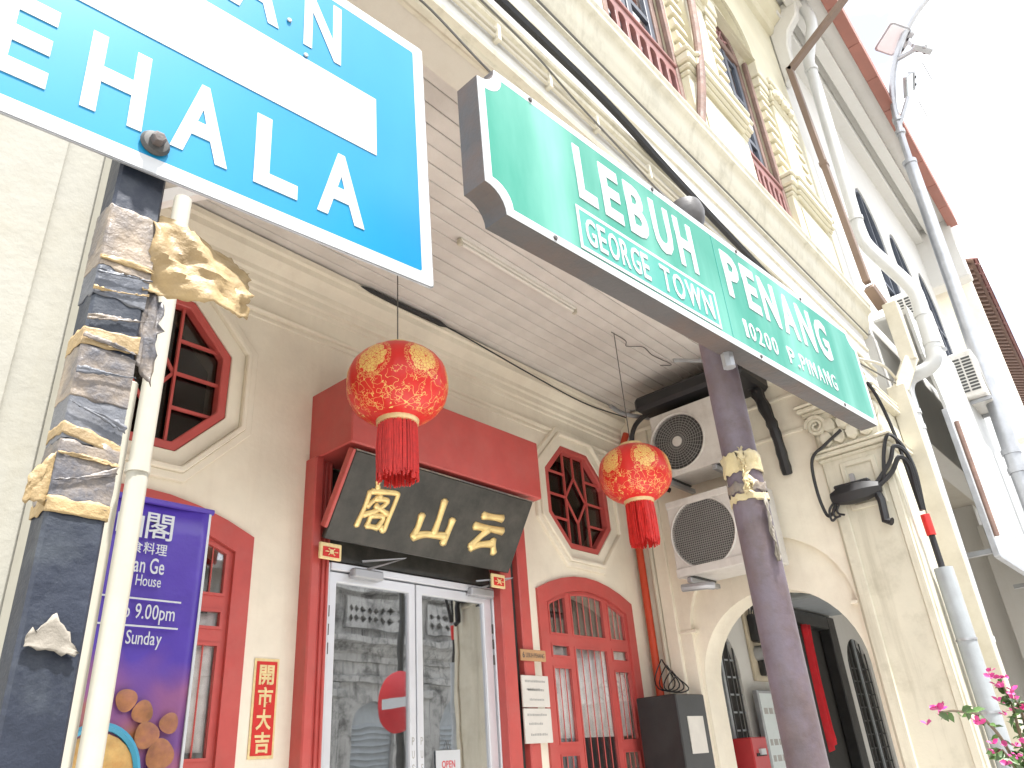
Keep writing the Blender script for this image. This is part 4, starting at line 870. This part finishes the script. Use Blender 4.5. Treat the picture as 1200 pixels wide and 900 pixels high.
pipe([(6.78, 1.13, 4.33), (6.78, 1.06, 6.55)], .058)
pipe([(6.78, 1.06, 6.53), (6.78, 1.05, 6.66), (6.78, .95, 6.95), (6.78, .90, 7.15), (6.78, .93, 7.45)], .06, 'elbow')
for x, y, z in ((6.73, 1.19, 2.44), (6.732, 1.195, 2.3), (6.79, .875, 3.3), (6.79, .882, 3.02), (6.78, 1.127, 4.5), (6.78, 1.06, 6.5), (6.725, 1.22, .6)): MB().lathe([(.07, -.02), (.07, .02)], (x, y, z), 16).build('collar', 'pvc', DP)
BP = thing('gutter_pipe', 'brown square gutter pipe cranked out to the eaves', 'pipe', (6.45, 1.17, 3.4), world=True)
MB().bar((6.45, 1.15, 3.62), (6.45, 1.20, 6.38), .075, .06).build('pipe', 'brownpipe', BP, bevel=.006, smooth=0)
MB().bar((6.45, 1.21, 6.34), (6.45, .40, 6.88), .075, .06).build('crank', 'brownpipe', BP, bevel=.006, smooth=0)
MB().bar((6.46, 1.15, 3.58), (6.62, 1.12, 3.42), .09, .08).build('shoe', 'brownpipe', BP, bevel=.006, smooth=0)
MB().box(6.41, 6.49, 1.14, 1.215, 5.0, 5.04).build('collar', 'brownpipe', BP, smooth=0)
BT = thing('boxed_duct', 'cream square boxed duct stepping down the street pier', 'duct', (6.5, 1.2, FLOOR), world=True)
MB().box(6.46, 6.58, 1.13, 1.275, FLOOR, 2.62).build('duct', 'trunk', BT, bevel=.006, smooth=0)
MB().bar((6.52, 1.19, 2.58), (6.62, 1.06, 2.86), .11, .11).build('offset', 'trunk', BT, bevel=.006, smooth=0)
MB().box(6.56, 6.68, 1.00, 1.12, 2.84, 3.42).build('duct', 'trunk', BT, bevel=.006, smooth=0)

# ------------------------------------------------------------------ white shophouse next door
NH = thing('shophouse', 'white shophouse with terracotta eaves board next to the yellow facade', 'building', (9.2, 3.6, FLOOR), world=True)
NX0, NX1 = 6.30, 12.4
gw = [arch(7.25, .36, -.9, .70, .40, 12), rect(8.95, 10.55, FLOOR-.04, 1.50), arch(11.25, .42, -1.0, .85, .40, 12)]
MB().prism(rect(NX0, NX1, FLOOR-.1, 3.2), 'xz', D+.001, D+.25, gw).build('wall', 'white', NH, smooth=0)
for c, h, z1, zz in ((7.25, .36, 1.10, -.9), (11.25, .42, 1.25, -1.0)):
    w = MB().box(c-h, c+h, D+.06, D+.08, zz, z1+.05).build('barred_window', 'dark', NH, smooth=0)
    for i in range(6): MB().box(c-h+(i+.5)*h/3-.008, c-h+(i+.5)*h/3+.008, D+.004, D+.018, zz, z1).build('grille_bar', 'grill', w, smooth=0)
    for i in range(12): MB().box(c-h, c+h, D+.019, D+.03, zz+.1+i*.16, zz+.116+i*.16).build('grille_bar', 'grill' if c > 10 else 'greypipe', w, smooth=0)
    MB().box(c-.02, c+.02, D+.0, D+.035, zz, z1).build('mullion', 'greypipe', w, smooth=0)
MB().box(8.96, 10.54, D+.1, D+.14, FLOOR, 1.49).build('doorway', 'dark', NH, smooth=0)
for x in (9.0, 10.3): MB().box(x, x+.24, D-.05, D+.09, FLOOR, 1.46).build('door_post', 'blackdoor', NH, bevel=.01, smooth=0)
MB().box(9.24, 10.3, D-.05, D+.09, 1.30, 1.46).build('door_head', 'blackdoor', NH, bevel=.01, smooth=0)
cn = MB().prism(arch(9.78, .85, 1.50, 1.53, .16, 10), 'xz', D-.50, D-.001).build('door_canopy', 'greypipe', NH, smooth=0)
MB().prism(arch(9.78, .84, 1.50, 1.53, .155, 10), 'xz', D-.512, D-.501).build('canopy_front', 'letterbox', cn, smooth=0)
MB().box(NX0, NX1, 1.5, 3.6, 2.86, 2.95).build('ceiling', 'soffit', NH, smooth=0)
MB().box(6.80, NX1, FY+.02, 1.53, 2.50, 3.3).build('street_beam', 'white', NH, bevel=.004, smooth=0)
MB().box(11.85, NX1, 1.30, 1.80, FLOOR, 2.50).build('pier', 'white', NH, bevel=.01, smooth=0)
MB().box(NX1-.25, NX1, 1.80, 3.6, FLOOR, 3.0).build('side_wall', 'white', NH, smooth=0)
uw = [(8.9, .44), (10.25, .44), (11.6, .40)]
MB().prism(rect(6.601, NX1, 3.31, 7.6), 'xz', FY+.03, FY+.28, [arch(c, h, 4.1, 5.75, .55, 14, 1.7) for c, h in uw]).build('upper_wall', 'white', NH, smooth=0)
for c, h in uw:
    w = MB().prism(arch(c, h+.001, 4.101, 5.75, .55, 14, 1.7), 'xz', FY+.045, FY+.09, [arch(c, h-.05, 4.2, 5.75, .50, 14, 1.7)]).build('arched_window', 'greyblue', NH, smooth=0)
    MB().box(c-.02, c+.02, FY+.04, FY+.085, 4.2, 6.2).build('mullion', 'greyblue', w, smooth=0)
    MB().prism(arch(c, h-.04, 4.15, 5.75, .5, 14, 1.7), 'xz', FY+.07, FY+.075).build('pane', 'upglass', w, smooth=0)
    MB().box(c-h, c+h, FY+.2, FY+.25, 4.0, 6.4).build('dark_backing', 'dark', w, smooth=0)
    for z in (4.7, 5.3): MB().box(c-h+.03, c+h-.03, FY+.043, FY+.08, z, z+.035).build('rail', 'greyblue', w, smooth=0)
# stepped eaves, running very slightly out of line with the front wall
def eave(y0, y1, z0, z1, nm, m, dx=0.0): 
    k = .012
    MB().prism([(6.5, y0), (NX1+dx, y0+k*6), (NX1+dx, y1+k*6), (6.5, y1)], 'xy', z0, z1).build(nm, m, NH, bevel=.006, smooth=0)
eave(.72, 1.36, 7.48, 7.54, 'eaves_soffit', 'white'); eave(1.14, 1.36, 7.26, 7.479, 'eaves_beam', 'white'); eave(.92, 1.06, 7.36, 7.479, 'eaves_beam', 'white')
for i in range(9):
    x0 = 6.3+i*.69; MB().prism([(x0, .60+.012*(x0-6.5)), (x0+.684, .60+.012*(x0-5.8)), (x0+.684, .74+.012*(x0-5.8)), (x0, .74+.012*(x0-6.5))], 'xy', 7.36, 7.64).build('fascia_board', 'eavered', NH, bevel=.006, smooth=0)
MB().prism([(6.3, .63), (12.5, .70), (12.5, 3.6), (6.3, 3.6)], 'xy', 7.645, 7.75).build('roof', 'tile', NH, smooth=0)
MB().box(NX1, NX1+.3, .78, 3.6, 6.4, 7.9).build('gable_wall', 'white', NH, bevel=.02, smooth=0)
# white hoarding standing off the upper arcade
HO = thing('hoarding', 'white sheet hoarding with curved corner in front of the white shophouse', 'hoarding', (9.5, 1.0, 1.26), world=True)
MB().prism([(7.06, 1.26), (12.2, 1.26), (12.2, 3.5), (6.90, 3.5), (6.90, 3.0), (7.0, 2.85), (7.10, 2.62), (7.14, 2.40)], 'xz', .985, 1.01).build('sheet', 'hoard', HO, smooth=0)
MB().box(7.02, 7.058, .975, 1.02, 1.22, 2.5).build('edge_post', 'galv', HO, bevel=.004, smooth=0)
MB().box(7.06, 12.2, .975, 1.02, 1.215, 1.258).build('bottom_rail', 'galv', HO, bevel=.004, smooth=0)
MB().tube([(7.16, .965, 1.4), (7.2, .965, 2.42)], .02, 8).build('stay', 'oldwood', HO)
for x in (8.3, 9.6, 10.9): MB().box(x, x+.012, .981, .9845, 1.27, 3.49).build('sheet_joint', 'galv', HO, smooth=0)
for x in (7.3, 9.5, 11.7): MB().box(x, x+.05, 1.012, 1.30, 1.30, 1.34).build('bracket', 'galv', HO, smooth=0)
MB().prism([(1.012, 3.44), (1.30, 3.48), (1.30, 3.50), (1.012, 3.50)], 'yz', 6.95, 12.2).build('top_sheet', 'hoard', HO, smooth=0)
def wall_ac(lab, x, y, z, w, h, d):
    t = thing('air_conditioner', lab, 'air conditioner', (x, y, z), None, 'air conditioners on the white shophouse')
    MB().box(0, w, 0, d, 0, h).build('casing', 'acwhite', t, bevel=.012, smooth=0)
    for col in range(2):
        for i in range(11):
            MB().box(-.006, .002, .03+col*d*.46, .03+col*d*.46+d*.38, .06+i*(h-.12)/11, .06+(i+.55)*(h-.12)/11).build('louvre', 'acdark', t, smooth=0)
    MB().lathe([(h*.38, -.006), (h*.38, .0)], (w*.45, 0, h/2), 24, axis='y').build('fan_grille', 'acgrille', t)
    for sx in (.12, .82): MB().box(w*sx, w*sx+.03, -.02, d+.22, -.04, -.005).build('bracket', 'galv', t, smooth=0)
wall_ac('boxy white air conditioner bracketed out above the white hoarding', 8.6, .80, 3.10, .78, .52, .22)
wall_ac('white air conditioner half behind the rainwater pipe', 8.0, 1.02, 3.72, .7, .5, .24)
wall_ac('white air conditioner under the arcade of the white shophouse', 9.4, 2.0, 1.75, .7, .5, .26)
# things seen through the archway
MBX = thing('letterbox', 'red letterbox on the wall seen through the archway', 'letterbox', (7.30, 3.50, -.62))
MB().box(-.16, .16, -.10, .10, 0, .72).build('box', 'letterbox', MBX, bevel=.01, smooth=0)
MB().box(-.10, .10, -.108, -.1, .56, .585).build('slot', 'dark', MBX, smooth=0)
MB().box(-.04, .06, -.125, -.10, .57, .62).build('letter', 'signwhite', MBX, smooth=0)
for i in range(4): MB().box(-.11, .11-.03*(i % 2), -.1065, -.1, .42-i*.07, .455-i*.07).build('worn_print', 'paper', MBX, smooth=0)
MTB = thing('meter_board', 'electricity meter on a wooden board seen through the archway', 'meter', (8.05, 3.598, .62))
MB().box(-.17, .17, -.03, 0, 0, .72).build('board', 'bamboo', MTB, bevel=.005, smooth=0)
MB().box(-.12, .05, -.12, -.03, .38, .66).build('meter', 'cable', MTB, bevel=.015, smooth=0)
MB().lathe([(.07, -.16), (.08, -.03)], (-.03, 0, .27), 16, axis='y').build('dial', 'galv', MTB)
MB().box(-.06, .13, -.10, -.03, .05, .22).build('fuse_box', 'blackdoor', MTB, bevel=.01, smooth=0)
MB().box(.08, .16, -.08, -.03, .25, .36).build('fuse_cap', 'gold', MTB, bevel=.01, smooth=0)
for i in range(4): MB().tube(bez([(-.1+.06*i, -.06, .66), (-.12+.05*i, -.09, .78), (.0, -.06, .88-.02*i), (.1-.02*i, -.05, .80), (.02, -.04, .70)], 5), .006, 5).build('wire', 'cable', MTB)
WB = thing('notice_sheet', 'pale notice panel with rows of print beyond the archway', 'notice', (7.98, 3.50, -1.0))
M['frost'] = mat('pale_notice_sheet', (.62, .68, .68), .4, .05, 5, 0)
MB().box(-.34, .34, -.02, .03, 0, 1.52).build('frame', 'galv', WB, bevel=.006, smooth=0)
MB().box(-.31, .31, -.025, -.0205, .03, 1.49).build('sheet', 'frost', WB, smooth=0)
for r in range(9):
    x = -.27
    while x < .24:
        w_ = R_.uniform(.03, .09); z = 1.30-r*.14
        if r not in (1, 4): MB().box(x, min(x+w_, .28), -.0265, -.0252, z, z+.055).build('worn_print', 'inkgrey', WB, smooth=0)
        x += w_+.03
RC = tag(MB().grid(lambda u, v: (9.27+.22*u*(1-.55*v*(1-v)*2), 3.50+.03*math.sin(u*14+v*2), 1.28-1.25*v-.12*(1-u)*v), 20, 16).build('door_drape', 'cloth', solid=.004), 'red cloth draped beside the black doorway next door', 'drape')

# ------------------------------------------------------------------ farther house with the tiled eaves
FH = thing('shophouse', 'farther pale house with tiled eaves on dark rafters', 'building', (12.9, 1.45, FLOOR), (0, 0, .037))
Lf = 9.0
MB().box(.0, Lf, .15, .4, 0, 8.3).build('wall', 'white', FH, smooth=0)
MB().box(.0, .28, -.62, .15, 5.2, 9.0).build('side_wall', 'cream', FH, bevel=.02, smooth=0)
for i in range(4):
    x = 1.0+i*2.0; w = MB().box(x, x+.8, .10, .16, 5.6, 7.6).build('window', 'greyblue', FH, bevel=.01, smooth=0)
    MB().box(x+.06, x+.37, .09, .105, 5.7, 7.5).build('pane', 'upglass', w, smooth=0); MB().box(x+.43, x+.74, .09, .105, 5.7, 7.5).build('pane', 'upglass', w, smooth=0)
MB().prism([(-.75, 8.42), (-.75, 8.45), (.6, 9.0), (.6, 8.96)], 'yz', .25, Lf).build('roof_deck', 'oldwood', FH, smooth=0)
rafter = tile = None
n = 44
for i in range(n):
    x = .35+i*(Lf-.45)/n
    if rafter is None: o = MB().prism([(-.70, 8.33), (-.70, 8.415), (.12, 8.74), (.12, 8.64)], 'yz', 0, .07).build('rafter', 'oldwood', FH, smooth=0); rafter = o.data
    else: o = link(rafter, 'rafter', FH)
    o.location.x = x
    if tile is None:
        g = MB(); g.grid(lambda u, v: (.07*math.cos(PI*u)*-1+.07, -.82+1.4*v, 8.44+.57*v+.06*math.sin(PI*u)), 6, 4); o = g.build('roof_tile', 'tile', FH, solid=.015); tile = o.data; md = True
    else:
        o = link(tile, 'roof_tile', FH); k = o.modifiers.new('solid', 'SOLIDIFY'); k.thickness = .015; k.offset = 0
    o.location.x = x; o.location.z = R_.uniform(-.006, .006)
MB().box(.25, Lf, -.80, -.775, 8.34, 8.43).build('fascia_board', 'tile', FH, smooth=0)
MB().box(.3, Lf, .10, .14, 3.0, 3.3).build('string_course', 'white', FH, smooth=0)
tag(MB().tube([(12.62, .86, .5), (12.62, .84, 3.2)], .05, 12).build('rainwater_pipe', 'brownpipe'), 'rust brown pipe between the white shophouse and the tiled house', 'pipe')
tag(MB().tube(bez([(12.2, .92, 1.9), (12.3, .86, 2.6), (12.5, .80, 2.9), (12.9, .80, 3.2)], 5), .09, 12).build('rainwater_pipe', 'pvc'), 'bent white pipe at the far end of the hoarding', 'pipe')

# ------------------------------------------------------------------ street lamp with floodlights
LP = thing('street_lamp', 'grey steel lamp column with curved arm and floodlights', 'street lamp', (9.0, .78, GROUND), world=True)
MB().tube([(9.0, .86, GROUND), (9.0, .83, 2.4), (9.0, .70, 6.4)], [.088, .083, .070], 16).build('column', 'galv', LP)
MB().tube(bez([(9.0, .70, 6.38), (9.0, .675, 6.9), (9.0, .62, 7.4), (9.0, .47, 7.9), (9.0, .21, 8.33), (9.0, -.16, 8.66), (9.0, -.8, 8.95)], 6), .042, 14).build('arm', 'galv', LP)
for y, z, r in ((.705, 6.4, .082), (.675, 6.9, .058), (.655, 7.1, .06), (.828, 2.55, .092), (.83, 2.35, .096)): MB().lathe([(r, -.03), (r, .03)], (9.0, y, z), 16).build('collar', 'galv', LP)
def flood(lab, loc, rot, s):
    t = thing('floodlight', lab, 'floodlight', loc, rot, 'floodlights on the lamp arm')
    MB().prism(rr(-.24*s, .24*s, -.17*s, .17*s, .05*s), 'xy', 0, .07*s).build('housing', 'galv', t, bevel=.01, smooth=0)
    MB().prism(rr(-.21*s, .21*s, -.14*s, .14*s, .04*s), 'xy', -.008, -.001).build('lens', 'lens', t, smooth=0)
    MB().box(-.20*s, .20*s, -.26*s, -.172*s, -.02, .10*s).build('control_gear', 'galv', t, bevel=.01, smooth=0)
    for i in (-1, 1): MB().lathe([(.03*s, -.03), (.03*s, -.021)], (i*.08*s, -.215*s, 0), 10).build('gland', 'cable', t)
    MB().bar((0, -.24*s, .05), (0, -.30*s, .12*s), .06*s).build('bracket', 'galv', t, smooth=0)
flood('largest white faced floodlight at the bend of the lamp arm', (9.0, .36, 8.36), (.35, .15, .95), .85)
flood('floodlight seen end on beside the lamp arm', (9.0, .12, 8.0), (1.25, .3, -.7), .62)
flood('small lower floodlight bracketed off the lamp column', (9.0, .38, 7.52), (-.9, .5, .4), .6)
for p, q, nm in (((9.0, .42, 8.0), (9.0, .12, 8.0), 'bracket_arm'), ((9.0, .66, 7.0), (9.0, .45, 7.35), 'bracket_arm')): MB().tube([p, q], .03, 8).build(nm, 'galv', LP)
for p in ((9.0, .16, 7.75), (9.0, .36, 7.2)): MB().tube([p, (9.0, p[1]-.02, p[2]-.32)], .006, 5).build('loose_wire', 'graycable', LP)

# ------------------------------------------------------------------ bougainvillea in a tub at the kerb
BG = thing('bougainvillea', 'bougainvillea with magenta flowers at the lower right by the pier', 'plant', (3.35, .62, GROUND), world=True)
MB().lathe([(.16, GROUND), (.22, GROUND+.32), (.24, GROUND+.34), (.22, GROUND+.35), (.2, GROUND+.30), (.01, GROUND+.29)], (3.35, .62, 0), 24).build('tub', 'tile', BG)
leafm = MB().add([(0, 0, 0), (.014, .018, .004), (.012, .036, .003), (0, .055, -.006), (-.012, .036, .003), (-.014, .018, .004), (0, .028, -.002)], [(0, 1, 6), (1, 2, 6), (2, 3, 6), (3, 4, 6), (4, 5, 6), (5, 0, 6)])
bractm = MB().add([(0, 0, 0), (.012, .012, .004), (.013, .024, .007), (0, .038, .004), (-.013, .024, .007), (-.012, .012, .004), (0, .02, .0)], [(0, 1, 6), (1, 2, 6), (2, 3, 6), (3, 4, 6), (4, 5, 6), (5, 0, 6)])
lme = bme = None
def place(kind, p, d, s):
    global lme, bme
    src = lme if kind == 'leaf' else bme
    if src is None:
        o = (leafm if kind == 'leaf' else bractm).build(kind, kind, BG, smooth=60, recalc=False)
        if kind == 'leaf': lme = o.data
        else: bme = o.data
    else: o = link(src, kind, BG)
    o.location = Vector(p)-Vector(BG.location); q = Vector(d).normalized().to_track_quat('Y', 'Z').to_euler(); o.rotation_euler = q; o.scale = (s, s, s)
    o.rotation_euler.rotate_axis('Y', R_.uniform(-1.2, 1.2))
base = (3.35, .62, GROUND+.3)
stems = [[base, (3.3, .6, -.6), (3.05, .58, -.12), (2.72, .56, .03), (2.40, .55, .052), (2.22, .55, .05)],
         [base, (3.32, .60, -.5), (3.2, .57, -.05), (3.12, .55, .06), (3.08, .55, .14)],
         [base, (3.42, .60, -.5), (3.38, .58, -.1), (3.3, .56, .05), (3.22, .55, .08)],
         [base, (3.25, .6, -.7), (3.0, .57, -.25), (2.85, .55, -.10), (2.72, .54, -.05)],
         [base, (3.35, .6, -.6), (3.2, .57, -.22), (3.05, .55, -.12), (2.98, .55, -.06)]]
nl = nb = 0
def cluster(p, n, spread):
    for _ in range(n):
        c = Vector(p)+Vector((R_.gauss(0, spread), R_.gauss(0, spread), R_.gauss(0, spread)))
        a0 = R_.uniform(0, 6.28); up = Vector((R_.gauss(0, .5), R_.gauss(0, .5), .5))
        for j in range(3):
            an = a0+j*2*PI/3; place('bract', c, up*.7+Vector((math.cos(an), math.sin(an), R_.uniform(-.2, .3))), R_.uniform(.42, .7))
for k, s in enumerate(stems):
    pts = bez(s, 8); MB().tube(pts, [.008*(1-.7*i/len(pts)) for i in range(len(pts))], 5).build('stem', 'stem', BG)
    for i, p in enumerate(pts[8:]):
        for _ in range(1 if k == 0 else 2):
            if R_.random() < .75: place('leaf', p, (R_.gauss(0, 1), R_.gauss(0, 1), R_.gauss(-.2, .6)), R_.uniform(.5, .9))
    cluster(pts[-1], 6 if k in (0, 1) else 4, .022)
    if k: cluster(pts[-6], 2, .02)
cluster((3.0, .55, .115), 5, .03); cluster((2.62, .555, .025), 2, .02)

# ------------------------------------------------------------------ across the street (seen in the glass)
OP = thing('opposite_house', 'weathered white arcaded house across the street reflected in the glass door', 'building', (12, -7.2, FLOOR), world=True)
OY = -7.2
wins = [arch(4.0+i*2.6, .62, FLOOR+.5, .95, .6, 12) for i in range(7)]
MB().prism(rect(-6, 26, FLOOR-.1, 4.0), 'xz', OY-.3, OY, wins).build('wall', 'oldwhite', OP, smooth=0)
MB().prism([(OY, 2.35), (OY+.06, 2.36), (OY+.06, 2.5), (OY+.14, 2.56), (OY+.2, 2.7), (OY+.34, 2.76), (OY+.34, 2.9), (OY, 2.95)], 'yz', -6, 26).build('cornice', 'oldwhite', OP, smooth=0)
MB().prism([(OY, 1.9), (OY+.08, 1.92), (OY+.08, 2.05), (OY, 2.08)], 'yz', -6, 26).build('string_course', 'oldwhite', OP, smooth=0)
MB().prism([(OY+.1, 3.9), (OY+.2, 3.92), (OY+.2, 4.08), (OY+.1, 4.1), (OY-.2, 4.1), (OY-.2, 3.9)], 'yz', -6, 26).build('parapet_coping', 'oldwhite', OP, smooth=0)
for i in range(8):
    x = 2.7+i*2.6
    MB().box(x-.28, x+.28, OY+.001, OY+.14, FLOOR, 1.89).build('pilaster', 'oldwhite', OP, bevel=.02, smooth=0)
    MB().box(x-.36, x+.36, OY+.001, OY+.2, 1.6, 1.75).build('pilaster_cap', 'oldwhite', OP, bevel=.02, smooth=0)
    lat = [[(x+.5+j*.2, 3.2+r*.22), (x+.59+j*.2, 3.29+r*.22), (x+.5+j*.2, 3.38+r*.22), (x+.41+j*.2, 3.29+r*.22)] for j in range(8) for r in range(2)]
    MB().prism(rect(x+.36, x+2.24, 3.1, 3.8), 'xz', OY+.02, OY+.10, lat).build('lattice_panel', 'oldwhite', OP, smooth=0)
for i in range(7):
    x = 4.0+i*2.6; w = MB().prism(arch(x, .621, FLOOR+.5, .95, .6, 12), 'xz', OY-.2, OY-.15).build('louvred_shutter', 'greypipe', OP, smooth=0)
    for j in range(16): MB().obox((x, OY-.14, FLOOR+.62+j*.12), (1.1, .03, .09), Matrix.Rotation(.6, 3, 'X')).build('louvre', 'greypipe', w, smooth=0)
MB().box(-6, 26, OY-6, OY-.31, 3.0, 3.2).build('flat_roof', 'paving', OP, smooth=0)
NE = thing('no_entry_sign', 'round red no entry sign with white bar reflected in the glass door', 'road sign', (6.95, -.78, GROUND), (0, 0, -PI/2-.12))
H2 = -GROUND
MB().tube([(0, .05, 0), (0, .05, H2+3.4)], .045, 14).build('post', 'acdark', NE)
MB().lathe([(.36, 0), (.37, .006), (.37, .012)], (0, 0, H2+.85), 48, axis='y').build('disc', 'letterbox', NE)
MB().box(-.27, .27, -.004, -.001, H2+.79, H2+.91).build('white_bar', 'signwhite', NE, smooth=0)

for o in COL.objects:
    if '_world' in o: del o['_world']
